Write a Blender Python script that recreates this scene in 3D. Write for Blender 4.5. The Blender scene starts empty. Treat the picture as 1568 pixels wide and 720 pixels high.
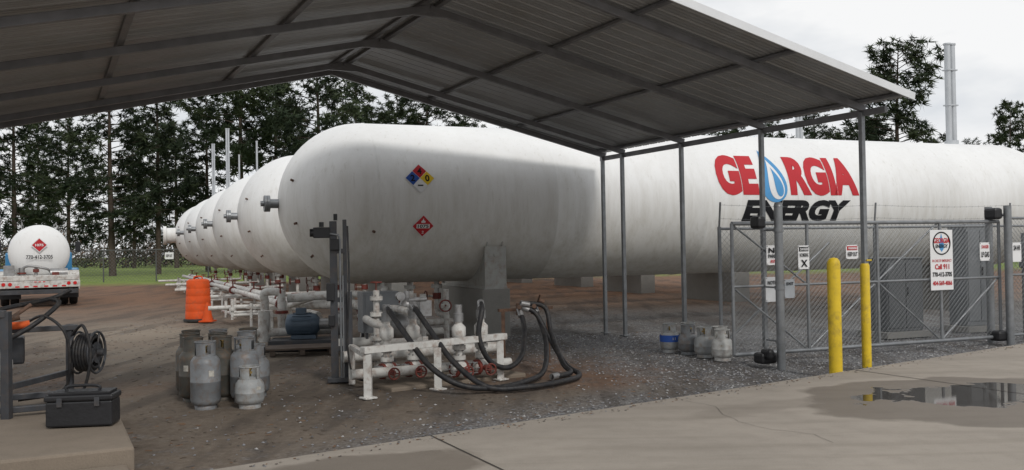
import bpy, bmesh, math, random
from mathutils import Vector, Matrix
random.seed(7)
scene = bpy.context.scene
R = math.radians
V = Vector

# ------------------------------------------------------------------ shader helpers
class G:
    def __init__(s, nt): s.nt = nt
    def n(s, t, props=None, **ins):
        nd = s.nt.nodes.new(t)
        for k, v in (props or {}).items(): setattr(nd, k, v)
        for k, v in ins.items():
            key = int(k[1:]) if (k[0] == 'i' and k[1:].isdigit()) else k.replace('_', ' ')
            sock = nd.inputs[key]
            if isinstance(v, bpy.types.NodeSocket): s.nt.links.new(v, sock)
            else:
                if sock.type == 'RGBA' and len(v) == 3: v = (*v, 1)
                sock.default_value = v
        return nd
    def math(s, op, a, b=0.0, clamp=False):
        return s.n('ShaderNodeMath', {'operation': op, 'use_clamp': clamp}, i0=a, i1=b).outputs[0]
    def mix(s, f, a, b, mode='MIX'):
        return s.n('ShaderNodeMixRGB', {'blend_type': mode}, Fac=f, Color1=a, Color2=b).outputs[0]
    def noise(s, vec, scale, detail=4, rough=0.55):
        return s.n('ShaderNodeTexNoise', None, Vector=vec, Scale=scale, Detail=detail, Roughness=rough).outputs[0]
    def mr(s, v, a, b, c=0.0, d=1.0):
        return s.n('ShaderNodeMapRange', None, i0=v, i1=a, i2=b, i3=c, i4=d).outputs[0]
    def bump(s, h, strength=0.2, dist=0.02):
        return s.n('ShaderNodeBump', None, Height=h, Strength=strength, Distance=dist).outputs[0]

def newmat(name):
    m = bpy.data.materials.new(name); m.use_nodes = True
    nt = m.node_tree; g = G(nt)
    return m, g, nt.nodes['Principled BSDF']

def mat(name, col, rough=0.6, metal=0.0, var=0.2, vs=3.0, dirt=None, damt=0.35, bump=0.15, bs=40.0, spec=0.4):
    m, g, b = newmat(name)
    tc = g.n('ShaderNodeTexCoord').outputs['Object']
    n1 = g.noise(tc, vs, 3)
    lo = tuple(c * (1 - var) for c in col); hi = tuple(min(1, c * (1 + var * .6)) for c in col)
    c = g.mix(g.mr(n1, .3, .7), lo, hi)
    if dirt:
        n2 = g.noise(tc, vs * 2.3, 6, .65)
        c = g.mix(g.mr(n2, .48, .68, 0, damt), c, dirt)
    g.nt.links.new(c, b.inputs['Base Color'])
    b.inputs['Roughness'].default_value = rough
    b.inputs['Metallic'].default_value = metal
    b.inputs['Specular IOR Level'].default_value = spec
    if bump > 0:
        n3 = g.noise(tc, bs, 2)
        g.nt.links.new(g.mr(n3, .2, .8, max(0.02, rough - .12), min(1, rough + .12)), b.inputs['Roughness'])
        g.nt.links.new(g.bump(n3, bump, .01), b.inputs['Normal'])
    return m

# ------------------------------------------------------------------ mesh builder
class MB:
    def __init__(s): s.v = []; s.f = []; s.sm = []; s.mi = []; s.cur = 0
    def addf(s, idx, smooth=False): s.f.append(idx); s.sm.append(smooth); s.mi.append(s.cur)
    def poly(s, pts):
        b = len(s.v); s.v += [V(p) for p in pts]; s.addf(list(range(b, b + len(pts))))
    def box(s, c, size, rot=0.0, M=None):
        hx, hy, hz = size[0] / 2, size[1] / 2, size[2] / 2
        if M is None: M = Matrix.Rotation(R(rot), 4, 'Z')
        b = len(s.v)
        for z in (-hz, hz):
            for x, y in ((-hx, -hy), (hx, -hy), (hx, hy), (-hx, hy)):
                s.v.append(V(c) + M.to_3x3() @ V((x, y, z)))
        for q in ((3, 2, 1, 0), (4, 5, 6, 7), (0, 1, 5, 4), (1, 2, 6, 5), (2, 3, 7, 6), (3, 0, 4, 7)):
            s.addf([b + i for i in q])
    def beam(s, p0, p1, w, h):
        p0, p1 = V(p0), V(p1); d = p1 - p0; L = d.length; d.normalize()
        up = V((0, 0, 1)) if abs(d.z) < .95 else V((0, 1, 0))
        sx = d.cross(up).normalized(); u = sx.cross(d).normalized()
        M = Matrix((sx, d, u)).transposed()
        s.box((p0 + p1) / 2, (w, L, h), M=M.to_4x4())
    def lathe(s, prof, o, ax, n=20, caps=True):
        o = V(o); ax = V(ax).normalized()
        t = V((0, 0, 1)) if abs(ax.z) < .9 else V((1, 0, 0))
        e1 = ax.cross(t).normalized(); e2 = ax.cross(e1).normalized()
        b = len(s.v)
        for d, r in prof:
            for i in range(n):
                a = 2 * math.pi * i / n
                s.v.append(o + ax * d + (e1 * math.cos(a) + e2 * math.sin(a)) * r)
        for j in range(len(prof) - 1):
            for i in range(n):
                k = (i + 1) % n
                s.addf([b + j * n + i, b + j * n + k, b + (j + 1) * n + k, b + (j + 1) * n + i], True)
        if caps:
            for j in (0, len(prof) - 1):
                if prof[j][1] > 1e-4:
                    bb = len(s.v); s.v += [s.v[b + j * n + i].copy() for i in range(n)]
                    s.addf(list(range(bb, bb + n)) if j else list(range(bb + n - 1, bb - 1, -1)))
    def cyl(s, p0, p1, r0, r1=None, n=14, caps=True):
        p0, p1 = V(p0), V(p1)
        s.lathe([(0, r0), ((p1 - p0).length, r0 if r1 is None else r1)], p0, p1 - p0, n, caps)
    def tube(s, pts, r, n=8, smooth=0):
        pts = [V(p) for p in pts]
        if smooth:
            q = []; P = [pts[0]] + pts + [pts[-1]]
            for i in range(1, len(P) - 2):
                for k in range(smooth):
                    t = k / smooth; a, b, c, d = P[i - 1], P[i], P[i + 1], P[i + 2]
                    q.append(.5 * ((2 * b) + (c - a) * t + (2 * a - 5 * b + 4 * c - d) * t * t + (3 * b - a - 3 * c + d) * t ** 3))
            q.append(pts[-1]); pts = q
        m = len(pts); rr = r if isinstance(r, (list, tuple)) else [r] * m
        if len(rr) != m: rr = [rr[0] + (rr[-1] - rr[0]) * i / (m - 1) for i in range(m)]
        b = len(s.v); prev = None
        for i, p in enumerate(pts):
            d = (pts[min(i + 1, m - 1)] - pts[max(i - 1, 0)]).normalized()
            if prev is None:
                t = V((0, 0, 1)) if abs(d.z) < .9 else V((1, 0, 0)); e1 = d.cross(t).normalized()
            else: e1 = (prev - d * prev.dot(d)).normalized()
            prev = e1; e2 = d.cross(e1)
            for k in range(n):
                a = 2 * math.pi * k / n
                s.v.append(p + (e1 * math.cos(a) + e2 * math.sin(a)) * rr[i])
        for j in range(m - 1):
            for i in range(n):
                k = (i + 1) % n
                s.addf([b + j * n + i, b + j * n + k, b + (j + 1) * n + k, b + (j + 1) * n + i], True)
        for j in (0, m - 1):
            bb = len(s.v); s.v += [s.v[b + j * n + i].copy() for i in range(n)]; s.addf(list(range(bb, bb + n)))
    def ball(s, c, r, sz=1.0, n=14):
        k = 7; s.lathe([(-r * sz * math.cos(math.pi * i / k), max(1e-5, r * math.sin(math.pi * i / k))) for i in range(k + 1)], c, (0, 0, 1), n, False)
    def torus(s, c, ax, Rr, r, n=20, m=6):
        c = V(c); ax = V(ax).normalized(); t = V((0, 0, 1)) if abs(ax.z) < .9 else V((1, 0, 0))
        e1 = ax.cross(t).normalized(); e2 = ax.cross(e1); b = len(s.v)
        for i in range(n):
            a = 2 * math.pi * i / n; d = e1 * math.cos(a) + e2 * math.sin(a)
            for j in range(m):
                q = 2 * math.pi * j / m; s.v.append(c + d * (Rr + r * math.cos(q)) + ax * r * math.sin(q))
        for i in range(n):
            for j in range(m):
                s.addf([b + i * m + j, b + ((i + 1) % n) * m + j, b + ((i + 1) % n) * m + (j + 1) % m, b + i * m + (j + 1) % m], True)
    def mesh(s, name, mats, Minv=None):
        me = bpy.data.meshes.new(name)
        vs = [(Minv @ p) if Minv is not None else p for p in s.v]
        me.from_pydata([tuple(p) for p in vs], [], s.f)
        me.polygons.foreach_set('use_smooth', s.sm)
        for m in mats: me.materials.append(m)
        me.polygons.foreach_set('material_index', s.mi)
        me.update(); return me

def link(name, me, parent=None, M=None):
    o = bpy.data.objects.new(name, me); scene.collection.objects.link(o)
    if parent: o.parent = parent
    if M is not None: o.matrix_world = M
    return o

class Asset:
    def __init__(s, name, x=0, y=0, z=0, rot=0, world=False):
        s.name = name; s.M = Matrix.Translation((x, y, z)) @ Matrix.Rotation(R(rot), 4, 'Z'); s.world = world; s.parts = []
    def part(s, name, m, bevel=0):
        mb = MB(); s.parts.append((name, mb, m, bevel)); return mb
    def extra(s, name, me): s.parts.append((name, me, None, 0))
    def done(s):
        Mi = s.M.inverted() if s.world else None
        e = bpy.data.objects.new(s.name, None); scene.collection.objects.link(e); e.matrix_world = s.M; e.empty_display_size = .3
        for name, mb, m, bv in s.parts:
            if isinstance(mb, MB):
                if not mb.f: continue
                me = mb.mesh(name, m if isinstance(m, list) else [m], Mi)
            else: me = mb
            o = bpy.data.objects.new(name, me); scene.collection.objects.link(o); o.parent = e
            if bv:
                md = o.modifiers.new('bevel', 'BEVEL'); md.width = bv; md.segments = 2; md.limit_method = 'ANGLE'
        return e

def single(name, mb, mats, x=0, y=0, z=0, rot=0, bevel=0, world=False):
    M = Matrix.Translation((x, y, z)) @ Matrix.Rotation(R(rot), 4, 'Z')
    me = mb.mesh(name, mats if isinstance(mats, list) else [mats], M.inverted() if world else None)
    o = link(name, me, None, M)
    if bevel:
        md = o.modifiers.new('bevel', 'BEVEL'); md.width = bevel; md.segments = 2; md.limit_method = 'ANGLE'
    return o

def text2d(body, bold=0.0, shear=0.0):
    cu = bpy.data.curves.new('t', 'FONT'); cu.body = body; cu.offset = bold; cu.shear = shear
    cu.resolution_u = 4; cu.space_line = .9; cu.align_x = 'CENTER'
    o = bpy.data.objects.new('t', cu); scene.collection.objects.link(o)
    dg = bpy.context.evaluated_depsgraph_get(); dg.update()
    me = bpy.data.meshes.new_from_object(o.evaluated_get(dg))
    bm = bmesh.new(); bm.from_mesh(me); bmesh.ops.triangulate(bm, faces=bm.faces[:])
    bpy.data.objects.remove(o); bpy.data.curves.remove(cu); bpy.data.meshes.remove(me)
    return bm
def fit(bm, x0, x1, y0, y1):
    xs = [v.co.x for v in bm.verts]; ys = [v.co.y for v in bm.verts]
    ax, bx, ay, by = min(xs), max(xs), min(ys), max(ys)
    for v in bm.verts:
        v.co.x = x0 + (v.co.x - ax) / (bx - ax) * (x1 - x0); v.co.y = y0 + (v.co.y - ay) / (by - ay) * (y1 - y0); v.co.z = 0
    return bm
def bm_poly(pts):
    bm = bmesh.new(); f = bm.faces.new([bm.verts.new((p[0], p[1], 0)) for p in pts]); bmesh.ops.triangulate(bm, faces=[f]); return bm
def wrap(bm, name, m, rad):
    """2d (x along axis, y = arc length from the side line) -> cylinder skin, local tank frame"""
    ys = [v.co.y for v in bm.verts]; y = min(ys) + .03
    while y < max(ys):
        bmesh.ops.bisect_plane(bm, geom=bm.verts[:] + bm.edges[:] + bm.faces[:], plane_co=(0, y, 0), plane_no=(0, 1, 0)); y += .05
    for v in bm.verts:
        a = v.co.y / RT; v.co = V((v.co.x, -rad * math.cos(a), rad * math.sin(a)))
    me = bpy.data.meshes.new(name); bm.to_mesh(me); bm.free(); me.materials.append(m); return me
def flat(bm, name, m, M):
    for v in bm.verts: v.co = M @ V((v.co.x, 0, v.co.y))
    me = bpy.data.meshes.new(name); bm.to_mesh(me); bm.free(); me.materials.append(m); return me

# ------------------------------------------------------------------ materials
def tank_paint(name, base=(.81, .81, .80), grime=1.0):
    m, g, b = newmat(name)
    tc = g.n('ShaderNodeTexCoord').outputs['Object']
    sep = g.n('ShaderNodeSeparateXYZ', None, i0=tc)
    n1 = g.noise(tc, .6, 4)
    c = g.mix(g.mr(n1, .3, .7), tuple(x * .91 for x in base), base)
    st = g.n('ShaderNodeMapping', None, Vector=tc, Scale=(3.0, 3.0, .35)).outputs[0]
    streak = g.noise(st, 2.0, 6, .7)
    low = g.mr(sep.outputs[2], 1.0, -1.4, 0, 1)
    f = g.math('MULTIPLY', g.mr(streak, .42, .78), g.math('ADD', g.math('MULTIPLY', low, .48 * grime), .07 * grime))
    c = g.mix(f, c, (.27, .225, .14))
    low2 = g.mr(g.math('ADD', sep.outputs[2], g.math('MULTIPLY', g.math('SUBTRACT', n1, .5), 1.2)), .4, -1.3, 0, .45 * grime)
    c = g.mix(low2, c, (.44, .40, .30))
    # algae / soot run-downs from the crown
    st2 = g.n('ShaderNodeMapping', None, Vector=tc, Scale=(9.0, 9.0, .5)).outputs[0]
    sk = g.noise(st2, 1.5, 4, .6)
    c = g.mix(g.mr(sk, .60, .72, 0, .22 * grime), c, (.33, .30, .22))
    sp = g.noise(tc, 55, 2, .5)
    c = g.mix(g.mr(sp, .70, .76, 0, .5 * grime), c, (.25, .15, .08))
    g.nt.links.new(c, b.inputs['Base Color'])
    g.nt.links.new(g.mr(streak, .3, .8, .52, .72), b.inputs['Roughness'])
    b.inputs['Specular IOR Level'].default_value = .35
    g.nt.links.new(g.bump(n1, .22, .05), b.inputs['Normal'])
    return m
m_tank = tank_paint('tank_white_paint')
m_white = mat('white_pipe_paint', (.58, .57, .54), .6, 0, .18, 4, (.22, .14, .10), .72)
m_red = mat('red_valve_paint', (.19, .04, .03), .6, 0, .35, 6, (.09, .055, .04), .75)
m_galv = mat('galvanised_steel', (.24, .25, .26), .45, .5, .2, 6, (.15, .14, .13), .3)
m_wire = mat('galvanised_wire', (.20, .21, .215), .5, .3, .1, 6, bump=0)
m_frame = mat('galvanised_frame', (.20, .20, .21), .5, .3, .2, 5)
m_dgray = mat('dark_gray_steel', (.06, .063, .07), .5, .2, .25, 5, (.11, .08, .06), .4)
m_gray = mat('gray_enamel', (.17, .18, .19), .45, .1, .15, 4)
m_black = mat('black_plastic', (.018, .018, .02), .45, 0, .2, 5)
m_rubber = mat('black_rubber', (.020, .020, .022), .55, 0, .4, 8, (.09, .075, .06), .35)
m_tire = mat('tyre_rubber', (.025, .024, .023), .8, 0, .3, 6)
m_rust = mat('rusty_steel', (.13, .075, .05), .75, .1, .4, 9, (.05, .04, .035), .7)
m_yellow = mat('yellow_paint', (.66, .46, .02), .5, 0, .12, 4, (.20, .14, .05), .5)
m_orange = mat('orange_plastic', (.62, .085, .018), .65, 0, .15, 4, (.28, .10, .05), .4, spec=.15)
m_blue = mat('blue_paint', (.05, .22, .42), .35, 0, .1, 3)
m_motor = mat('motor_blue_gray', (.07, .10, .135), .45, .1, .2, 5)
m_alu = mat('bare_aluminium', (.32, .32, .32), .45, .6, .2, 6, (.15, .12, .10), .5)
m_cylg = mat('gray_cylinder_paint', (.20, .21, .22), .5, .1, .25, 6, (.16, .10, .06), .6)
m_cyld = mat('dark_cylinder_paint', (.085, .082, .072), .6, .1, .3, 6, (.14, .085, .05), .65)
m_cyll = mat('light_cylinder_paint', (.33, .34, .34), .5, 0, .2, 6, (.2, .14, .09), .6)
m_brass = mat('brass', (.38, .27, .11), .45, .8)
m_lred = mat('letter_red', (.46, .012, .02), .55, 0, .06)
m_lblk = mat('letter_black', (.010, .010, .012), .6, 0, .06, spec=.2)
m_lblue = mat('letter_blue', (.07, .28, .55), .5, 0, .06)
m_lwhite = mat('letter_white', (.74, .74, .74), .5, 0, .03)
m_label = mat('worn_paper_label', (.50, .48, .43), .7, 0, .3, 14, (.2, .17, .13), .8)
m_pyel = mat('placard_yellow', (.75, .52, .03), .5, 0, .06)
m_pblue = mat('placard_blue', (.02, .08, .35), .5, 0, .06)
m_sheetm = mat('roof_sheet_metal', (.34, .345, .35), .45, .35, .12, 1.2, (.26, .23, .18), .3, bump=0)
m_trim = mat('roof_trim_white', (.70, .71, .72), .4, .1, .08, 2)
m_vent = mat('vent_gray', (.48, .50, .52), .45, .3, .12, 3)
m_glass = mat('dark_glass', (.02, .025, .03), .08, 0, 0, bump=0)
m_tail = mat('tail_light_red', (.55, .02, .02), .25, 0, .05)
m_bark = mat('pine_bark', (.075, .056, .042), .9, 0, .4, 3, (.045, .032, .027), .6, bump=0)
m_ndl1 = mat('pine_needles_dark', (.030, .044, .024), .75, 0, .3, .4, bump=0, spec=.15)
m_ndl2 = mat('pine_needles_light', (.052, .068, .034), .75, 0, .3, .4, bump=0, spec=.15)
m_twig = mat('bare_twigs', (.11, .095, .085), .9, 0, .3, .4, bump=0, spec=.1)
m_straw = mat('pine_straw', (.17, .10, .06), .9, 0, .4, 2, bump=0)
m_st = [mat('gravel_light', (.36, .355, .35), .85, 0, .25, 3, bump=0), mat('gravel_mid', (.22, .22, .23), .85, 0, .25, 3, bump=0), mat('gravel_dark', (.12, .12, .13), .85, 0, .25, 3, bump=0)]
m_cloth = mat('orange_cloth', (.7, .12, .03), .9)

def concrete(name, base=(.40, .37, .33), puddle=False):
    m, g, b = newmat(name)
    p = g.n('ShaderNodeNewGeometry').outputs['Position']
    n1 = g.noise(p, .55, 5, .6); n2 = g.noise(p, 4.5, 7, .7); n3 = g.noise(p, 90, 2)
    c = g.mix(g.mr(n1, .32, .68), tuple(x * .76 for x in base), base)
    c = g.mix(g.mr(n2, .45, .75, 0, .45), c, tuple(x * .60 for x in base))
    c = g.mix(g.mr(n3, .35, .7, 0, .35), c, tuple(x * 1.2 for x in base))
    rough = g.mr(n2, .2, .8, .8, .95)
    h = g.math('ADD', g.math('MULTIPLY', n3, .5), g.math('MULTIPLY', n2, .5))
    bump = g.bump(h, .4, .01)
    b.inputs['Specular IOR Level'].default_value = .3
    if puddle:
        def ell(cx, cy, rx, ry, rot, nz, ns):
            d = g.n('ShaderNodeMapping', {'vector_type': 'TEXTURE'}, Vector=p, Location=(cx, cy, 0), Rotation=(0, 0, R(rot)), Scale=(rx, ry, 1000)).outputs[0]
            L = g.n('ShaderNodeVectorMath', {'operation': 'LENGTH'}, i0=d).outputs['Value']
            return g.math('ADD', L, g.math('MULTIPLY', g.math('SUBTRACT', g.noise(p, ns, 4, .5), .5), nz))
        tm = g.noise(g.n('ShaderNodeMapping', None, Vector=p, Rotation=(0, 0, R(-36)), Scale=(.35, 3.0, 1)).outputs[0], 1.3, 4, .6)
        c = g.mix(g.mr(tm, .50, .68, 0, .30), c, (.18, .155, .125))
        E0 = ell(4.85, 8.95, 2.2, 1.45, 10, .6, 1.2)
        wet = g.mr(E0, .93, .98, 1, 0)
        rim = g.math('MULTIPLY', g.mr(E0, .98, 1.0, 0, 1), g.mr(E0, 1.0, 1.14, 1, 0))
        wet2 = g.mr(ell(-1.0, 6.55, .80, .50, 20, 1.0, 2.2), .85, 1.0, .95, 0)
        wet3 = g.mr(ell(2.3, 8.6, 1.0, .25, 30, 1.4, 2.2), .7, 1.1, .35, 0)
        wetm = g.math('MAXIMUM', g.math('MAXIMUM', wet, wet2), wet3)
        pud = g.mr(ell(4.5, 9.15, 1.15, .72, 15, 1.9, 1.9), .80, .86, 1, 0)
        c = g.mix(g.math('MULTIPLY', rim, .25), c, tuple(x * 1.25 for x in base))
        c = g.mix(g.math('MULTIPLY', wetm, .66), c, (.115, .092, .070))
        c = g.mix(pud, c, (.045, .038, .032))
        rough = g.n('ShaderNodeMix', None, i0=g.math('MULTIPLY', wetm, .7), i2=rough, i3=.55).outputs[0]
        rough = g.n('ShaderNodeMix', None, i0=pud, i2=rough, i3=.03).outputs[0]
        bn = g.nt.nodes.new('ShaderNodeBump'); g.nt.links.new(h, bn.inputs['Height']); bn.inputs['Distance'].default_value = .01
        g.nt.links.new(g.mr(pud, 0, .6, .4, .012), bn.inputs['Strength']); bump = bn.outputs[0]
    g.nt.links.new(c, b.inputs['Base Color']); g.nt.links.new(rough, b.inputs['Roughness']); g.nt.links.new(bump, b.inputs['Normal'])
    return m
m_slab = concrete('concrete_slab', (.335, .295, .25), True)
m_conc = concrete('concrete_pier', (.27, .26, .24))
m_pad = concrete('concrete_pad', (.22, .18, .14))
m_joint = mat('joint_dark', (.05, .042, .035), .9)

def ground_mat():
    m, g, b = newmat('ground_dirt_gravel')
    p = g.n('ShaderNodeNewGeometry').outputs['Position']
    sp = g.n('ShaderNodeSeparateXYZ', None, i0=p)
    X, Y = sp.outputs[0], sp.outputs[1]
    big = g.noise(p, .22, 4, .6); med = g.noise(p, 1.4, 5, .65); fine = g.noise(p, 14, 5, .7); vf = g.noise(p, 70, 2, .6)
    dirt = g.mix(g.mr(med, .3, .7), (.105, .083, .065), (.175, .14, .108))
    dirt = g.mix(g.mr(fine, .4, .7, 0, .55), dirt, (.24, .20, .16))
    dirt = g.mix(g.mr(vf, .55, .7, 0, .5), dirt, (.08, .062, .05))
    red = g.mix(g.mr(fine, .3, .7), (.13, .07, .042), (.25, .135, .08))
    fY = g.mr(g.math('ADD', Y, g.math('MULTIPLY', g.math('SUBTRACT', med, .5), 16)), 20, 32)
    d = g.n('ShaderNodeMapping', {'vector_type': 'TEXTURE'}, Vector=p, Location=(.6, 12.2, 0), Scale=(2.0, 1.7, 1000)).outputs[0]
    L = g.math('ADD', g.n('ShaderNodeVectorMath', {'operation': 'LENGTH'}, i0=d).outputs['Value'], g.math('MULTIPLY', g.math('SUBTRACT', med, .5), 1.8))
    fR = g.math('MAXIMUM', g.math('MULTIPLY', fY, .85), g.mr(L, .6, 1.2, .7, 0))
    fR = g.math('MAXIMUM', fR, g.mr(big, .54, .66, 0, .55))
    vo = g.n('ShaderNodeTexVoronoi', None, Vector=p, Scale=32.0)
    gcol = g.n('ShaderNodeSeparateXYZ', None, i0=vo.outputs['Color']).outputs[0]
    grav = g.mix(gcol, (.10, .10, .105), (.35, .345, .34))
    grav = g.mix(g.mr(vo.outputs['Distance'], .3, .7, 0, .6), grav, (.06, .055, .05))
    grav = g.mix(g.mr(med, .5, .75, 0, .6), grav, (.15, .115, .09))
    q = g.math('ADD', g.math('MULTIPLY', X, .891), g.math('MULTIPLY', Y, .454))
    q = g.math('ADD', q, g.math('MULTIPLY', g.math('SUBTRACT', med, .5), 4.5))
    fG = g.mr(q, 5.6, 7.6)
    strip = g.math('ADD', g.math('SUBTRACT', Y, g.math('MULTIPLY', X, .724)), g.math('MULTIPLY', g.math('SUBTRACT', med, .5), 1.6))
    fS = g.math('MULTIPLY', g.mr(strip, 8.5, 9.9, .9, 0), g.mr(X, -2.2, -.6))
    fG = g.math('MAXIMUM', fG, fS)
    fG = g.math('MAXIMUM', fG, g.math('MULTIPLY', g.mr(g.noise(p, .9, 5, .7), .56, .66, 0, .6), g.mr(Y, 12, 16, 1, 0)))
    fG = g.math('MULTIPLY', fG, g.mr(Y, 19, 26, 1, 0))
    c = g.mix(fR, dirt, red)
    c = g.mix(fG, c, grav)
    d2 = g.n('ShaderNodeMapping', {'vector_type': 'TEXTURE'}, Vector=p, Location=(-6.5, 17, 0), Rotation=(0, 0, R(25)), Scale=(2.6, 6.5, 1000)).outputs[0]
    L2 = g.math('ADD', g.n('ShaderNodeVectorMath', {'operation': 'LENGTH'}, i0=d2).outputs['Value'], g.math('MULTIPLY', g.math('SUBTRACT', med, .5), 1.2))
    c = g.mix(g.mr(L2, .3, 1.15, .70, 0), c, (.29, .24, .185))
    tr = g.noise(g.n('ShaderNodeMapping', None, Vector=p, Rotation=(0, 0, R(28)), Scale=(1.6, .25, 1)).outputs[0], 1.0, 4, .6)
    c = g.mix(g.mr(tr, .48, .58, 0, .5), c, (.062, .05, .042))
    grass = g.mix(g.mr(med, .35, .65), (.11, .17, .035), (.22, .27, .07))
    gy = g.mr(g.math('ADD', Y, g.math('MULTIPLY', med, 10)), 52, 58)
    c = g.mix(gy, c, grass)
    g.nt.links.new(c, b.inputs['Base Color']); b.inputs['Roughness'].default_value = .9; b.inputs['Specular IOR Level'].default_value = .25
    h = g.math('ADD', g.math('MULTIPLY', fine, .6), g.math('MULTIPLY', g.math('MULTIPLY', g.math('SUBTRACT', 1.0, vo.outputs['Distance']), fG), .9))
    h = g.math('ADD', h, g.math('MULTIPLY', vf, .3))
    g.nt.links.new(g.bump(h, .8, .03), b.inputs['Normal'])
    return m
m_ground = ground_mat()

# ------------------------------------------------------------------ ground sheet
mb = MB()
xs = [-500, -200, -80] + [(-40 + i * .8) for i in range(101)] + [80, 200, 500]
ys = [-60, -20] + [(-4 + i * .6) for i in range(90)] + [60, 90, 150, 300, 600]
from mathutils import noise as mn
W = len(xs)
for y in ys:
    for x in xs:
        z = 0
        if abs(x) < 41 and 3 < y < 51:
            z = (mn.noise(V((x * .35, y * .35, 0))) * .03 + mn.noise(V((x * 1.1, y * 1.1, 3))) * .014) - .025
        mb.v.append(V((x, y, z)))
for j in range(len(ys) - 1):
    for i in range(W - 1):
        mb.addf([j * W + i, j * W + i + 1, (j + 1) * W + i + 1, (j + 1) * W + i], True)
single('ground', mb, m_ground)

mb = MB()
P = [(-2.25, 6.5), (7.6, 13.6), (22, 24.0), (40, 10), (40, -12), (-3.5, -12), (-1.2, 3.0)]
P = P[::-1]
mb.poly([(x, y, .055) for x, y in P[::-1]])
for i in range(len(P)):
    a, c = P[i], P[(i + 1) % len(P)]
    mb.poly([(a[0], a[1], -.12), (a[0], a[1], .055), (c[0], c[1], .055), (c[0], c[1], -.12)])
single('concrete_driveway', mb, m_slab)
mb = MB()
def strip(p0, p1, w, z=.059):
    p0, p1 = V((*p0, z)), V((*p1, z)); d = (p1 - p0).normalized(); s_ = V((-d.y, d.x, 0)) * w / 2
    mb.poly([p0 - s_, p1 - s_, p1 + s_, p0 + s_])
strip((-.70, 7.6), (1.6, 3.0), .016); strip((4.12, 11.05), (7.8, 3.8), .016)
cp = V((1.7, 9.1, .0595))
for i in range(14):
    n_ = cp + V((random.uniform(-.02, .16), -random.uniform(.1, .22), 0)); d = (n_ - cp).normalized(); s_ = V((-d.y, d.x, 0)) * .0018
    mb.poly([cp - s_, n_ - s_, n_ + s_, cp + s_]); cp = n_
single('expansion_joint', mb, m_joint)

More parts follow.
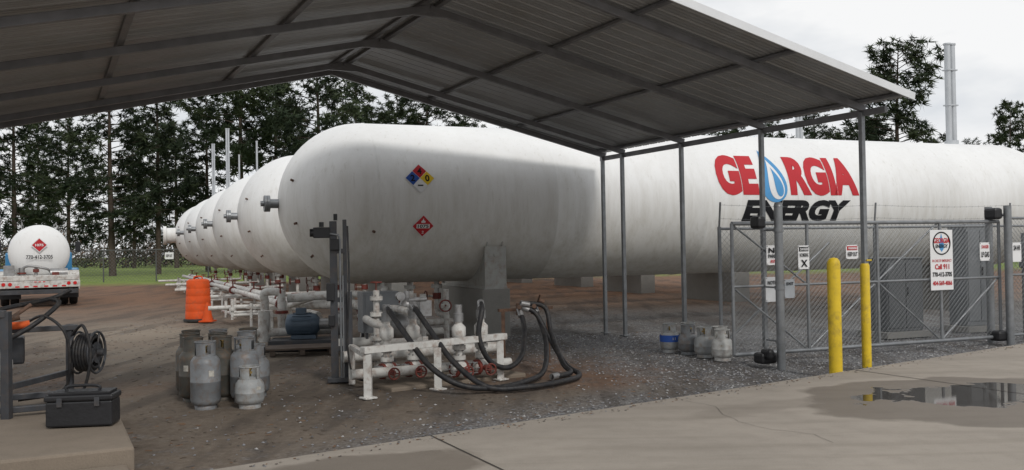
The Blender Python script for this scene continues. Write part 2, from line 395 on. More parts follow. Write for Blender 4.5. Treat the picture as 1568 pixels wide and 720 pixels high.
# ------------------------------------------------------------------ propane tanks
RT = 1.5; CYL = 16.0; ZC = 2.48
ANG = 21.8
centres = [(-2.84 - 2.36 * k, 17.14 + 5.37 * k) for k in range(6)]
m_sad = mat('saddle_paint', (.36, .36, .34), .55, 0, .15, 3, (.22, .16, .11), .55)
def text_wrapped(A, name, body, x0, x1, y0, y1, m, bold=.02, shear=0, rad=None):
    A.extra(name, wrap(fit(text2d(body, bold, shear), x0, x1, y0, y1), name, m, rad or RT + .008))
for k, (cx, cy) in enumerate(centres):
    A = Asset('propane_tank', cx, cy, ZC, ANG)
    sh = A.part('shell', m_tank)
    prof = []
    for i in range(17):
        a = math.pi / 2 * i / 16; prof.append((-RT * math.cos(a), max(.001, RT * math.sin(a))))
    seams = [0.02, 3.4, 6.7, 9.95, 13.2, CYL - .02]
    for s_ in seams: prof += [(s_ - .018, RT), (s_, RT + .009), (s_ + .018, RT)]
    for i in range(1, 17):
        a = math.pi / 2 * i / 16; prof.append((CYL + RT * math.sin(a), max(.001, RT * math.cos(a))))
    sh.lathe(prof, (0, 0, 0), (1, 0, 0), 96, False)
    nz = A.part('manway_nozzle', m_tank if k == 5 else m_galv)
    if k < 5:
        nz.cyl((-RT - .16, 0, .0), (-RT + .05, 0, 0), .085); nz.cyl((-RT - .2, 0, 0), (-RT - .15, 0, 0), .15); nz.cyl((-RT - .25, 0, 0), (-RT - .205, 0, 0), .15)
        nz.cyl((-RT - .31, 0, 0), (-RT - .25, 0, 0), .05)
    else:
        nz.cyl((-RT - .35, 0, 0), (-RT + .1, 0, 0), .36, n=24); nz.cyl((-RT - .5, 0, 0), (-RT - .36, 0, 0), .44, n=24)
    g2 = A.part('gauge_fittings', m_rust)
    for aa, rr in ((-.5, .55), (.55, .5), (-1.0, .85)):
        x = -RT * math.cos(rr); rad = RT * math.sin(rr)
        pnt = V((x, -rad * math.cos(aa), rad * math.sin(aa)))
        g2.cyl(pnt * .98, pnt * 1.035, .022, n=8)
    s2 = [13.8, 12.0, 12.6, 13.4, 13.4, 13.4][k]
    pier = A.part('concrete_pier', m_conc, .02); sad = A.part('steel_saddle', m_sad)
    for s_ in (2.2, s2):
        pier.box((s_, 0, (-ZC - .1 + -1.62) / 2), (.55, 2.65, ZC + .1 - 1.62))
        pts = [(-1.3, -1.62), (1.3, -1.62)]
        for i in range(13):
            th = math.asin(1.3 / (RT + .003)) * (1 - 2 * i / 12); pts.append(((RT + .003) * math.sin(th), -(RT + .003) * math.cos(th)))
        for dx in (-.15, .15):
            f0 = [(s_ + dx - .012, y, z) for y, z in pts]; f1 = [(s_ + dx + .012, y, z) for y, z in pts]
            sad.poly(f0); sad.poly(f1[::-1])
            for i in range(len(pts)):
                j = (i + 1) % len(pts); sad.poly([f0[i], f0[j], f1[j], f1[i]])
        sad.box((s_, -1.3, -1.24), (.42, .03, .80)); sad.box((s_, 1.3, -1.24), (.42, .03, .80))
        sad.box((s_, 0, -1.60), (.44, 2.64, .04))
        for y in (-.9, -.4, .4, .9): sad.box((s_, y, -1.5), (.3, .025, .26))
        sad.cyl((s_, -1.33, -1.0), (s_, -1.31, -1.0), .035)
    vt = A.part('vent_stack', m_vent)
    def stack(s_, h, r, dbl=True):
        z0 = RT - .03
        for o_ in ((-r, 0), (r, 0)) if dbl else ((0, 0),):
            vt.cyl((s_ + o_[0], o_[1], z0), (s_ + o_[0], o_[1], z0 + h), r)
            vt.cyl((s_ + o_[0], o_[1], z0 + h), (s_ + o_[0], o_[1], z0 + h + .04), r * 1.25)
        vt.cyl((s_, 0, z0), (s_, 0, z0 + .12), r * 2.2)
        if dbl:
            for zz in (.4, .75): vt.box((s_, 0, z0 + h * zz), (r * 4.4, r * 2.3, .03))
    if k == 0: stack(14.85, 2.5, .075)
    elif k == 1: stack(15.2, 1.9, .06)
    if k in (4, 5):
        stack(.3, 2.9, .04, True); stack(1.5, 2.4, .04, False)
    bp = A.part('bottom_piping', m_white); rv = A.part('bottom_valves', m_red)
    for j, s_ in enumerate((.35, .95, 1.5)):
        y = random.uniform(-.35, .35); zb = -math.sqrt(RT * RT - y * y)
        bp.cyl((s_, y, zb + .03), (s_, y, -ZC + .42), .05); bp.cyl((s_, y, zb - .13), (s_, y, zb - .06), .11)
        rv.cyl((s_, y, -ZC + .64), (s_, y, -ZC + .76), .085); rv.torus((s_ - .22, y, -ZC + .7), (1, 0, 0), .10, .011)
        bp.cyl((s_ - .22, y, -ZC + .7), (s_, y, -ZC + .7), .02)
        bp.tube([(s_, y, -ZC + .42), (s_, y - .1, -ZC + .36), (s_ - .1, y - 1.0, -ZC + .36)], .05)
        if k: bp.cyl((s_ - .1, y - 1.0, -ZC + .36), (s_ - 2.6, y - 1.0, -ZC + .36), .05)
        if j == 1: rv.cyl((s_ - 1.22, y - 1.0, -ZC + .36), (s_ - 1.22, y - 1.0, -ZC + .62), .02); rv.torus((s_ - 1.22, y - 1.0, -ZC + .62), (0, 0, 1), .11, .013)
    if k == 0:
        text_wrapped(A, 'lettering_ge', 'GE', 6.95, 7.93, .11, 1.03, m_lred, .06)
        text_wrapped(A, 'lettering_rgia', 'RGIA', 8.72, 10.52, .11, 1.03, m_lred, .06)
        text_wrapped(A, 'lettering_energy', 'ENERGY', 7.5, 10.28, -.42, .02, m_lblk, .065, .25)
        def drop(cx_, cy_, w, h, lean=.0):
            pts = []
            for i in range(40):
                t = 2 * math.pi * i / 40
                yy = -math.cos(t); xx = math.sin(t) * (0.5 - .5 * yy) ** .75 * 1.15 * .5
                pts.append((cx_ + xx * w + lean * (yy + 1) ** 2 * .25, cy_ + yy * h / 2))
            return pts
        A.extra('flame_outer', wrap(bm_poly(drop(8.33, .59, .80, 1.24, -.12)), 'flame_outer', m_lblue, RT + .010))
        A.extra('flame_white', wrap(bm_poly(drop(8.39, .48, .46, .90, -.12)), 'flame_white', m_lwhite, RT + .015))
        A.extra('flame_swirl', wrap(bm_poly(drop(8.45, .41, .24, .64, -.14)), 'flame_swirl', m_lblue, RT + .020))
        def dia(cx_, cy_, h): return [(cx_, cy_ - h), (cx_ + h, cy_), (cx_, cy_ + h), (cx_ - h, cy_)]
        cx_, cy_ = .75, .38
        A.extra('placard_border', wrap(bm_poly(dia(cx_, cy_, .275)), 'placard_border', m_lwhite, RT + .008))
        for nm, dx, dy, m_, tx in (('blue', -1, 0, m_pblue, '2'), ('red', 0, 1, m_lred, '4'), ('yellow', 1, 0, m_pyel, '0'), ('white', 0, -1, m_lwhite, '-')):
            h = .127
            A.extra('placard_' + nm, wrap(bm_poly(dia(cx_ + dx * .132, cy_ + dy * .132, h)), nm, m_, RT + .013))
            w = .04 if tx != '-' else .05; hh = .06 if tx != '-' else .012
            A.extra('placard_digit', wrap(fit(text2d(tx, .03), cx_ + dx * .132 - w, cx_ + dx * .132 + w, cy_ + dy * .132 - hh, cy_ + dy * .132 + hh), 'digit', m_lblk, RT + .018))
        cy_ = -.47; cx_ = .80
        A.extra('hazard_border', wrap(bm_poly(dia(cx_, cy_, .205)), 'hazard_border', m_lwhite, RT + .008))
        A.extra('hazard_red', wrap(bm_poly(dia(cx_, cy_, .192)), 'hazard_red', m_lred, RT + .013))
        A.extra('hazard_strip', wrap(bm_poly([(cx_ - .12, cy_ - .038), (cx_ + .12, cy_ - .038), (cx_ + .12, cy_ + .038), (cx_ - .12, cy_ + .038)]), 'hz', m_lwhite, RT + .017))
        text_wrapped(A, 'hazard_number', '1075', cx_ - .10, cx_ + .10, cy_ - .03, cy_ + .03, m_lblk, .03, 0, RT + .021)
        text_wrapped(A, 'hazard_class', '2', cx_ - .018, cx_ + .018, cy_ - .135, cy_ - .085, m_lwhite, .03, 0, RT + .017)
        A.extra('hazard_flame', wrap(bm_poly([(cx_ - .035, cy_ + .06), (cx_ + .035, cy_ + .06), (cx_ + .04, cy_ + .09), (cx_ + .012, cy_ + .105), (cx_, cy_ + .14), (cx_ - .015, cy_ + .105), (cx_ - .04, cy_ + .09)]), 'hf', m_lwhite, RT + .017))
        lv = A.part('level_gauge', m_rust); lv.cyl((-.1, -RT * .985, -.55), (-.1, -RT * 1.03, -.56), .025)
    A.done()

# ------------------------------------------------------------------ canopy
A = Asset('metal_canopy', 1.70, 16.9, 0, 27)
HW = 5.1; ZE = 3.30; SL = .228
def zr(a): return ZE + SL * (a if a < HW else 2 * HW - a)
raf = A.part('rafters', m_frame, .006); pur = A.part('purlins', m_frame, .006); col = A.part('columns', m_galv, .006)
yel = A.part('column_yellow_sleeve', m_yellow)
ts = [0, .64, 2.35, 4.21, 6.03]
for t in ts:
    raf.beam((0.05, -t, zr(0) - .02), (-HW, -t, zr(HW)), .06, .085)
    raf.beam((-2 * HW - .05, -t, zr(0) - .02), (-HW, -t, zr(HW)), .06, .085)
    if t: raf.beam((-HW + .22, -t, zr(HW) - .07), (-HW - .22, -t, zr(HW) - .07), .05, .05)
    for a in (0, 2 * HW):
        col.beam((-a, -t, -.05), (-a, -t, ZE - .06), .060, .060)
        col.box((-a, -t, .01), (.14, .14, .02))
        for q_ in (-.05, .05): col.cyl((-a + q_, -t + q_, .0), (-a + q_, -t + q_, .04), .008, n=6)
yel.lathe([(0, .058), (1.33, .058), (1.36, .045)], (0, -6.03, -.03), (0, 0, 1), 16)
yel.box((0.03, -6.03, 1.37), (.08, .10, .02))
TE = 6.68; TF = -.12
for a in (.02, 1.7, 3.4, 5.0, 5.2, 6.8, 8.5, 10.18):
    pur.beam((-a, -TF, zr(a) + .065), (-a, -TE, zr(a) + .065), .07, .04)
pur.beam((0.04, -TF, ZE - .07), (0.04, -TE + .3, ZE - .07), .05, .08)
pur.beam((-10.24, -TF, ZE - .07), (-10.24, -TE + .3, ZE - .07), .05, .08)
sheet = A.part('roof_sheet', m_sheetm)
tt = []; t = TF
pitch = .2286
while t < TE - .001:
    for dt, h in ((0, 0), (.012, .02), (.034, .02), (.046, 0), (.09, 0), (.096, .005), (.108, .005), (.114, 0), (.16, 0), (.166, .005), (.178, .005), (.184, 0)):
        if t + dt < TE: tt.append((t + dt, h))
    t += pitch
tt.append((TE, 0))
for side in (0, 1):
    aa = [-.16, HW] if side == 0 else [2 * HW + .16, HW]
    def zz(a): return ZE + SL * (a if side == 0 else 2 * HW - a) + .09
    for i in range(len(tt) - 1):
        (t0, h0), (t1, h1) = tt[i], tt[i + 1]
        sheet.poly([(-aa[0], -t0, zz(aa[0]) + h0), (-aa[1], -t0, zz(aa[1]) + h0), (-aa[1], -t1, zz(aa[1]) + h1), (-aa[0], -t1, zz(aa[0]) + h1)])
trim = A.part('gable_trim', m_trim)
for side in (0, 1):
    a0 = -.17 if side == 0 else 2 * HW + .17
    for tY in (TE + .01, TF - .01):
        z0 = ZE + SL * (-.17) + .085
        trim.beam((-a0, -tY, z0), (-HW, -tY, zr(HW) + .085), .02, .09)
        trim.beam((-a0, -tY + (.05 if tY > 1 else -.05), z0 + .045), (-HW, -tY + (.05 if tY > 1 else -.05), zr(HW) + .13), .10, .006)
trim.beam((-HW, -TF, zr(HW) + .13), (-HW, -TE, zr(HW) + .13), .3, .01)
A.done()

# ------------------------------------------------------------------ propane cylinders
def gas_cyl(x, y, kind='tall', m=m_cylg, rot=0, z=0.0):
    A = Asset('propane_cylinder', x, y, z, rot)
    if kind == 'tall': r, h, col_h = .152, .70, .12
    elif kind == 'mid': r, h, col_h = .152, .58, .12
    else: r, h, col_h = .150, .43, .10
    bt = h - col_h
    b = A.part('body', m)
    b.lathe([(.035, .06), (.04, .10), (.06, .135), (.10, r), (bt * .5 - .005, r), (bt * .5, r + .003), (bt * .5 + .005, r), (bt - .11, r), (bt - .07, r * .95), (bt - .035, r * .78), (bt - .012, r * .5), (bt, r * .25), (bt + .005, .001)], (0, 0, 0), (0, 0, 1), 24, False)
    f = A.part('foot_ring', m); f.lathe([(0, .112), (.06, .112), (.062, .107), (0, .107), (0, .112)], (0, 0, 0), (0, 0, 1), 24, False)
    c = A.part('collar', m)
    n = 24; rc = .105
    for i in range(n):
        a0, a1 = 2 * math.pi * i / n, 2 * math.pi * (i + 1) / n
        if i in (0, 1, n - 1): continue
        lo = bt - .05; hi = h
        cut = i in (6, 7, 17, 18)
        pt = lambda a, z_, rr: (rr * math.cos(a), rr * math.sin(a), z_)
        segs = [(lo, lo + .045), (hi - .03, hi)] if cut else [(lo, hi)]
        for l_, h_ in segs:
            c.poly([pt(a0, l_, rc), pt(a1, l_, rc), pt(a1, h_, rc), pt(a0, h_, rc)])
            c.poly([pt(a0, l_, rc - .005), pt(a0, h_, rc - .005), pt(a1, h_, rc - .005), pt(a1, l_, rc - .005)])
            c.poly([pt(a0, h_, rc), pt(a1, h_, rc), pt(a1, h_, rc - .005), pt(a0, h_, rc - .005)])
    c.torus((0, 0, h), (0, 0, 1), rc, .007)
    v = A.part('valve', m_brass)
    v.cyl((0, 0, bt - .01), (0, 0, bt + .07), .017); v.cyl((0, 0, bt + .045), (.06, 0, bt + .045), .014); v.cyl((0, 0, bt + .07), (0, 0, bt + .09), .028)
    if random.random() < .6:
        lb = A.part('label', m_label); a0 = random.uniform(3.5, 5.5) - R(rot)
        for i in range(4):
            p = lambda a, z_: ((r + .0025) * math.cos(a), (r + .0025) * math.sin(a), z_)
            lb.poly([p(a0 + i * .09, bt * .60), p(a0 + i * .09 + .09, bt * .60), p(a0 + i * .09 + .09, bt * .71), p(a0 + i * .09, bt * .71)])
    A.done()
cy = [(-3.22, 9.55, 'tall', m_cylg, 200), (-2.93, 9.95, 'tall', m_cylg, 240), (-2.77, 9.58, 'small', m_cyll, 300),
      (-3.52, 10.05, 'tall', m_cyld, 80), (-3.22, 10.12, 'tall', m_cyld, 10), (-2.92, 10.35, 'mid', m_cylg, 90), (-3.72, 10.5, 'tall', m_cyld, 30),
      (-3.41, 10.55, 'tall', m_cyld, 130), (-3.12, 10.7, 'tall', m_cylg, 100), (-3.86, 10.95, 'tall', m_cyld, 20), (-3.55, 11.0, 'tall', m_cylg, 20), (-3.22, 11.1, 'tall', m_cyld, 20)]
for x, y, k_, m_, r_ in cy: gas_cyl(x, y, k_, m_, r_, -.02)
m_cw = mat('white_cylinder_paint', (.50, .50, .48), .5, 0, .15, 6, (.22, .14, .1), .5)
for x, y, m_ in ((2.36, 13.85, m_cyll), (2.58, 13.55, m_cylg), (2.74, 13.15, m_cyll), (2.90, 12.75, m_cw), (2.66, 13.95, m_cyll), (2.97, 13.2, m_cw)):
    gas_cyl(x, y, 'small', m_, random.uniform(0, 360), -.015)
mb = MB(); mb.lathe([(.15, .1535), (.25, .1535)], (2.36, 13.85, 0), (0, 0, 1), 24, False); single('cylinder_label', mb, m_pblue)

# ------------------------------------------------------------------ pipe stand with hoses (world coords)
A = Asset('pipe_manifold', -1.0, 11.0, 0, 0, world=True)
fr = A.part('white_stand', m_white, .006); pp = A.part('pipes', m_white); vv = A.part('red_valves', m_red); gg = A.part('gray_fittings', m_alu)
P0, P1, P2 = V((-1.60, 10.0, 0)), V((-.88, 10.55, 0)), V((-.17, 11.25, 0))
for p in (P0, P1, P2): fr.beam(p + V((0, 0, -.03)), p + V((0, 0, .47)), .085, .085); fr.box(p + V((0, 0, -.005)), (.15, .15, .02), 40)
fr.beam(P0 + V((-.05, -.04, .515)), P2 + V((.06, .06, .515)), .10, .075)
back = [V((-1.95, 11.0, 0)), V((-1.15, 11.9, 0))]
for p in back: fr.beam(p, p + V((0, 0, .47)), .07, .07)
fr.beam(P0 + V((0, 0, .45)), back[0] + V((0, 0, .45)), .06, .06)
def flange(x, y, z, m=None, r=.085, d=(0, 0, 1), l=.05):
    d = V(d).normalized(); p = V((x, y, z)); (m or pp).cyl(p - d * l / 2, p + d * l / 2, r, n=16)
    for i in range(6):
        a = i * math.pi / 3; t = V((0, 0, 1)) if abs(d.z) < .9 else V((1, 0, 0)); e1 = d.cross(t).normalized(); e2 = d.cross(e1)
        q = p + (e1 * math.cos(a) + e2 * math.sin(a)) * r * .75; gg.cyl(q - d * l * .9, q + d * l * .9, .009, n=6)
def wheel(p, d, r=.08):
    p = V(p); d = V(d).normalized(); vv.torus(p, d, r, .010); t = V((0, 0, 1)) if abs(d.z) < .9 else V((1, 0, 0)); e1 = d.cross(t).normalized(); e2 = d.cross(e1)
    vv.cyl(p - e1 * r, p + e1 * r, .007, n=6); vv.cyl(p - e2 * r, p + e2 * r, .007, n=6); vv.cyl(p - d * .16, p + d * .01, .011, n=6)
risers = [(-1.52, 10.95, .95), (-1.22, 11.1, .97), (-.66, 11.0, .93), (-.40, 11.2, .95)]
for i, (x, y, h) in enumerate(risers):
    pp.cyl((x, y, .1), (x, y, h - .12), .045)
    flange(x, y, .42, r=.08); flange(x, y, .30, r=.08)
    pp.lathe([(0, .05), (.04, .085), (.14, .085), (.18, .05)], (x, y, .52), (0, 0, 1), 16)
    gg.cyl((x, y, h - .2), (x, y, h - .1), .06); gg.cyl((x, y, h - .1), (x, y, h), .045)
    pp.ball((x, y, .16), .11, 1.0); flange(x, y, .16, m=vv, r=.095, d=(.75, .66, 0), l=.18)
    wheel((x + .12, y - .28, .16), (.4, -.9, 0), .065)
    vv.cyl((x, y, .16), (x + .1, y - .2, .16), .035)
pp.cyl((-1.9, 10.65, .16), (-.05, 11.55, .16), .06)
pp.cyl((-2.1, 11.25, .30), (-.2, 12.1, .30), .07)
pp.tube([(-1.52, 10.95, .7), (-1.7, 11.1, .72), (-1.9, 11.8, .72), (-2.1, 13.2, .6), (-2.6, 15.5, .5)], .05, 10, 6)
pp.tube([(-1.22, 11.1, .82), (-1.4, 11.5, .85), (-1.7, 12.6, .8), (-2.0, 14.5, .6), (-2.3, 16.6, .5)], .045, 10, 6)
for z in (.25, .5, .8, 1.0): flange(-1.72, 11.5, z, r=.08)
pp.cyl((-1.72, 11.5, .1), (-1.72, 11.5, 1.1), .04); wheel((-1.72, 11.5, 1.2), (0, 0, 1), .07)
gg.lathe([(0, .12), (.05, .17), (.25, .17), (.30, .12)], (-1.65, 11.9, .62), (1, .3, 0), 20)
gg.ball((-1.35, 11.6, .9), .09); gg.cyl((-1.35, 11.6, .9), (-1.35, 11.6, 1.08), .035); gg.cyl((-1.43, 11.5, 1.02), (-1.40, 11.44, 1.02), .055)
gg.cyl((-1.3, 11.3, .98), (-1.1, 11.5, .98), .03); gg.box((-1.15, 11.75, .85), (.16, .14, .2), 30)
ru = A.part('rusty_hose_support', m_rust)
for x, y in ((-.14, 12.4), (.48, 12.75)): ru.beam((x, y, 0), (x, y, .76), .05, .05)
ru.beam((-.2, 12.37, .76), (.54, 12.79, .76), .05, .04)
for i, (x, y) in enumerate(((.08, 12.3), (.28, 12.45))):
    ru.cyl((x, y, .70), (x, y, .86), .045); ru.cyl((x, y - .05, .80), (x, y - .22, .82), .03)
ru.cyl((.33, 12.35, .86), (.36, 12.2, .98), .012); ru.cyl((.33, 12.35, .9), (.42, 12.35, .86), .03)
A.done()

A = Asset('fuel_hose', -.2, 11.0, 0, 0, world=True)
h = A.part('hose', m_rubber); hf = A.part('hose_couplings', m_alu)
hr = .033
H = [[(-1.50, 10.9, .92), (-1.44, 10.75, .86), (-1.22, 10.5, .60), (-.95, 10.25, .30), (-.62, 10.15, .10), (-.25, 10.3, .03), (.12, 10.75, .03), (.36, 11.3, .08), (.42, 11.9, .35), (.34, 12.3, .65), (.28, 12.4, .82)],
     [(-1.22, 11.05, .94), (-1.14, 10.9, .86), (-.95, 10.7, .62), (-.68, 10.45, .30), (-.30, 10.25, .05), (.15, 10.35, .03), (.58, 10.75, .03), (.80, 11.25, .03), (.66, 11.75, .10), (.46, 12.1, .42), (.30, 12.25, .72), (.10, 12.25, .82)],
     [(-.40, 11.2, .95), (-.38, 11.05, .85), (-.42, 11.0, .55), (-.30, 11.05, .25), (-.08, 11.2, .14), (.10, 11.6, .25), (.14, 12.1, .55), (.08, 12.28, .78)],
     [(.10, 12.2, .86), (.42, 12.3, .80), (.50, 12.1, .45), (.62, 11.7, .12), (.70, 11.4, .04), (.45, 11.1, .03)]]
for pts in H:
    h.tube(pts, hr, 10, 8)
    hf.cyl(pts[0], V(pts[0]) + (V(pts[1]) - V(pts[0])).normalized() * .12, hr * 1.25); hf.cyl(pts[-1], V(pts[-1]) + (V(pts[-2]) - V(pts[-1])).normalized() * .12, hr * 1.25)
h.tube([(-1.98, 11.0, 1.9), (-1.95, 10.9, 1.2), (-1.98, 10.9, .5), (-1.9, 10.85, .12), (-1.7, 10.9, .05)], .012, 6, 6)
A.done()
mb = MB(); mb.box((-1.0, 11.55, -.01), (1.9, 1.3, .07), 35); single('concrete_footing', mb, m_pad, bevel=.02)

# ------------------------------------------------------------------ control post
A = Asset('control_post', -2.15, 11.3, 0, 10)
p = A.part('channel_posts', m_dgray, .004)
p.box((-.06, 0, .97), (.09, .05, 2.0)); p.box((.08, .02, .98), (.05, .05, 2.02)); p.box((.13, -.02, .55), (.06, .09, 1.1)); p.box((0, 0, .02), (.3, .2, .05))
p.box((.03, -.01, 1.0), (.10, .03, .06)); p.box((.03, -.01, 1.6), (.10, .03, .06)); p.box((.03, -.01, .4), (.10, .03, .06))
c = A.part('conduits', m_galv); c.cyl((.02, -.04, 0), (.02, -.04, 1.75), .014); c.cyl((.05, -.05, 0), (.05, -.05, 1.3), .011); c.tube([(.02, -.04, 1.75), (.0, -.04, 1.8), (-.12, -.04, 1.82)], .014)
q = A.part('switch_boxes', m_black, .01); q.box((-.20, -.02, 1.83), (.20, .10, .13)); q.box((-.04, -.05, 1.68), (.10, .07, .14)); q.cyl((-.28, -.02, 1.83), (-.34, -.02, 1.83), .05); q.cyl((-.2, -.02, 1.9), (-.2, -.02, 1.96), .03)
q.box((-.10, -.06, 1.1), (.10, .06, .22)); q.box((-.09, -.06, .75), (.08, .05, .14)); q.cyl((-.03, 0, 1.98), (-.03, 0, 2.06), .025)
A.done()

A = Asset('meter_box', -1.95, 13.2, 0, 22)
b = A.part('cabinet', m_gray, .015); b.box((0, 0, .72), (.52, .35, .58)); b.box((0, -.18, .72), (.46, .01, .52))
l = A.part('legs', m_dgray)
for x in (-.2, .2):
    for y in (-.13, .13): l.beam((x, y, 0), (x, y, .43), .04, .04)
pp2 = A.part('pipe', m_white); pp2.cyl((-.6, -.1, .3), (.6, -.1, .3), .07); pp2.cyl((.45, -.1, .3), (.45, -.1, 1.0), .05)
A.done()
A = Asset('pump_motor', -3.42, 15.2, 0, 5)
b = A.part('motor_body', m_motor); b.lathe([(0, .10), (.03, .17), (.12, .18), (.42, .18), (.5, .165), (.55, .10)], (-.35, 0, .40), (1, 0, 0), 24)
for i in range(14):
    a = 2 * math.pi * i / 14; b.box((-.08, .185 * math.cos(a), .40 + .185 * math.sin(a)), (.30, .012, .03), M=Matrix.Rotation(a, 4, 'X'))
b.box((-.1, -.02, .62), (.16, .14, .1))
b.box((-.05, -.05, .20), (.4, .25, .06))
gx = A.part('pump', m_alu); gx.cyl((.2, 0, .4), (.5, 0, .4), .09); gx.lathe([(0, .14), (.08, .2), (.2, .2), (.26, .1)], (.42, 0, .4), (1, 0, 0), 20)
bs = A.part('skid', m_dgray, .01); bs.box((.05, 0, .1), (1.3, .6, .12)); bs.box((.05, 0, .02), (1.5, .8, .06))
w = A.part('suction_pipe', m_white)
w.tube([(.55, 0, .5), (.55, 0, .75), (.5, .1, .85), (.2, .4, .85), (-.4, .6, .8)], .075, 12, 5); w.cyl((-.5, .5, .2), (-.5, .5, .95), .07); w.cyl((-.8, .6, .3), (-.8, .6, .8), .07)
w.tube([(-.8, .6, .78), (-.8, .55, .9), (-.65, .5, .93), (-.5, .5, .9)], .07, 12, 4); w.cyl((-.95, .2, .25), (.4, .5, .25), .07); w.cyl((-.75, .25, .1), (-.75, .25, .62), .10)
r = A.part('pipe_valves', m_red); r.cyl((-.5, .5, .55), (-.5, .5, .60), .11); r.cyl((.55, 0, .62), (.55, 0, .66), .11); r.torus((-.5, .35, 1.08), (0, 0, 1), .09, .012); r.cyl((-.5, .4, .9), (-.5, .35, 1.08), .014)
A.done()

A = Asset('pipeline', -5, 22, 0, 0, world=True)
w = A.part('pipes', m_white); r = A.part('valves', m_red); s_ = A.part('supports', m_white)
rd = V((-2.36, 5.37, 0)).normalized(); rn = V((-rd.y, rd.x, 0))
st = V((-3.9, 16.9, 0))
for off, z, rr in ((0, .62, .085), (.28, .62, .06), (-.3, .42, .06)):
    w.cyl(st + rn * off + V((0, 0, z)), st + rn * off + rd * 26 + V((0, 0, z)), rr)
for i in range(28):
    t = .6 + i * .93; c = st + rd * t
    if i % 3 == 0:
        s_.beam(c + rn * -.4, c + rn * -.4 + V((0, 0, .36)), .05, .05); s_.beam(c + rn * .45, c + rn * .45 + V((0, 0, .5)), .05, .05)
        s_.beam(c + rn * -.5 + V((0, 0, .33)), c + rn * .55 + V((0, 0, .42)), .05, .05)
    if i % 2 == 0:
        o_ = random.choice((0, .28, -.3)); z = {0: .62, .28: .62, -.3: .42}[o_]
        q0 = c + rn * o_ + V((0, 0, z)); r.cyl(q0 - rd * .05, q0 + rd * .05, .105); r.cyl(q0, q0 + V((0, 0, .24)), .018); r.torus(q0 + V((0, 0, .25)), (0, 0, 1), .09, .012)
    if i > 3 and random.random() < .45:
        o2 = random.uniform(.5, 1.1); b0 = c + rn * o2
        w.cyl(b0 + V((0, 0, .1)), b0 + V((0, 0, random.uniform(.35, .6))), .035); w.cyl(b0 + V((0, 0, .2)), c + V((0, 0, .2)), .035); w.cyl(b0 + V((0, 0, .3)), b0 + V((0, 0, .36)), .07)
        w.cyl(b0 + V((0, 0, .22)), b0 + rd * .8 + V((0, 0, .22)), .03)
w.tube([(-3.9, 16.9, .62), (-3.2, 16.2, .66), (-2.6, 15.6, .66), (-2.3, 14.4, .5), (-2.2, 13.6, .3)], .085, 12, 6)
w.tube([(-4.1, 16.8, .62), (-3.5, 16.3, .80), (-2.9, 16.0, .85), (-2.5, 15.6, .85), (-2.2, 15.6, .85)], .06, 12, 6)
for x, y in ((-2.2, 15.6), (-1.75, 16.1), (-1.5, 15.2), (-1.2, 16.4), (-2.6, 16.0)):
    hh = random.uniform(.8, 1.05); w.cyl((x, y, 0), (x, y, hh), .05); w.cyl((x, y, .55), (x, y, .62), .09); r.torus((x, y - .2, .6), (0, 1, 0), .10, .013); r.cyl((x, y, .6), (x, y - .2, .6), .015)
w.cyl((-2.6, 15.9, .3), (-1.1, 16.5, .3), .06); w.cyl((-2.4, 15.0, .22), (-1.2, 15.5, .22), .06)
A.done()

A = Asset('wooden_skid', -3.35, 14.45, 0, 15); b = A.part('planks', mat('weathered_wood', (.13, .10, .08), .85, 0, .3, 5), .004)
for i in range(4): b.box((0, -.25 + i * .16, .10), (1.1, .12, .03))
for x in (-.45, 0, .45): b.box((x, 0, .04), (.08, .6, .08))
A.done()

# ------------------------------------------------------------------ drum stack + cone
A = Asset('traffic_drum', -7.50, 21.8, 0, 0)
b = A.part('barrel', m_orange); pr = [(.05, .30)]
for i in range(5):
    z = .06 + i * .18; rr = .30 - i * .008; pr += [(z, rr), (z + .165, rr - .003), (z + .168, rr - .008), (z + .177, rr - .008)]
pr += [(.965, .245), (.99, .20), (1.0, .001)]
b.lathe(pr, (0, 0, 0), (0, 0, 1), 28, False)
hd = A.part('handle', m_orange); hd.tube([(-.1, 0, .98), (-.08, 0, 1.05), (.08, 0, 1.05), (.1, 0, .98)], .016, 8, 4)
t = A.part('rubber_base', m_tire); t.lathe([(0, .34), (.05, .34), (.06, .29)], (0, 0, 0), (0, 0, 1), 28)
A.done()
A = Asset('traffic_cone', -7.15, 21.4, 0, 0)
b = A.part('cone', m_orange); b.lathe([(.03, .13), (.44, .03), (.45, .02)], (0, 0, 0), (0, 0, 1), 20); b.box((0, 0, .02), (.32, .32, .03)); A.done()

mb = MB(); mb.lathe([(-.05, .078), (1.34, .078), (1.38, .070), (1.41, .045), (1.42, .001)], (0, 0, 0), (0, 0, 1), 24, False)
single('bollard', mb, m_yellow, 3.86, 11.0, 0.0)

# ------------------------------------------------------------------ chain link
def chain(mb, x0, x1, z0, z1, y=0, pitch=.078, w=.0019):
    Hh = z1 - z0
    def seg(a, b):
        a, b = V(a), V(b); d = (b - a).normalized(); n_ = V((0, 1, 0)); s2 = d.cross(n_) * w
        bb = len(mb.v); nn = n_ * w
        for p_ in (a, b): mb.v += [p_ + s2, p_ - s2 * .5 + nn * .87, p_ - s2 * .5 - nn * .87]
        for i in range(3):
            j = (i + 1) % 3; mb.addf([bb + i, bb + j, bb + 3 + j, bb + 3 + i])
    x = x0 - Hh
    while x < x1:
        for sgn in (1, -1):
            ax0, az0, ax1, az1 = x, z0, x + Hh, z1
            if ax0 < x0: az0 += (x0 - ax0); ax0 = x0
            if ax1 > x1: az1 -= (ax1 - x1); ax1 = x1
            if az1 > az0 + .01:
                if sgn == 1: seg((ax0, y - .003, az0), (ax1, y - .003, az1))
                else: seg((ax0, y + .003, z1 + z0 - az0), (ax1, y + .003, z1 + z0 - az1))
        x += pitch
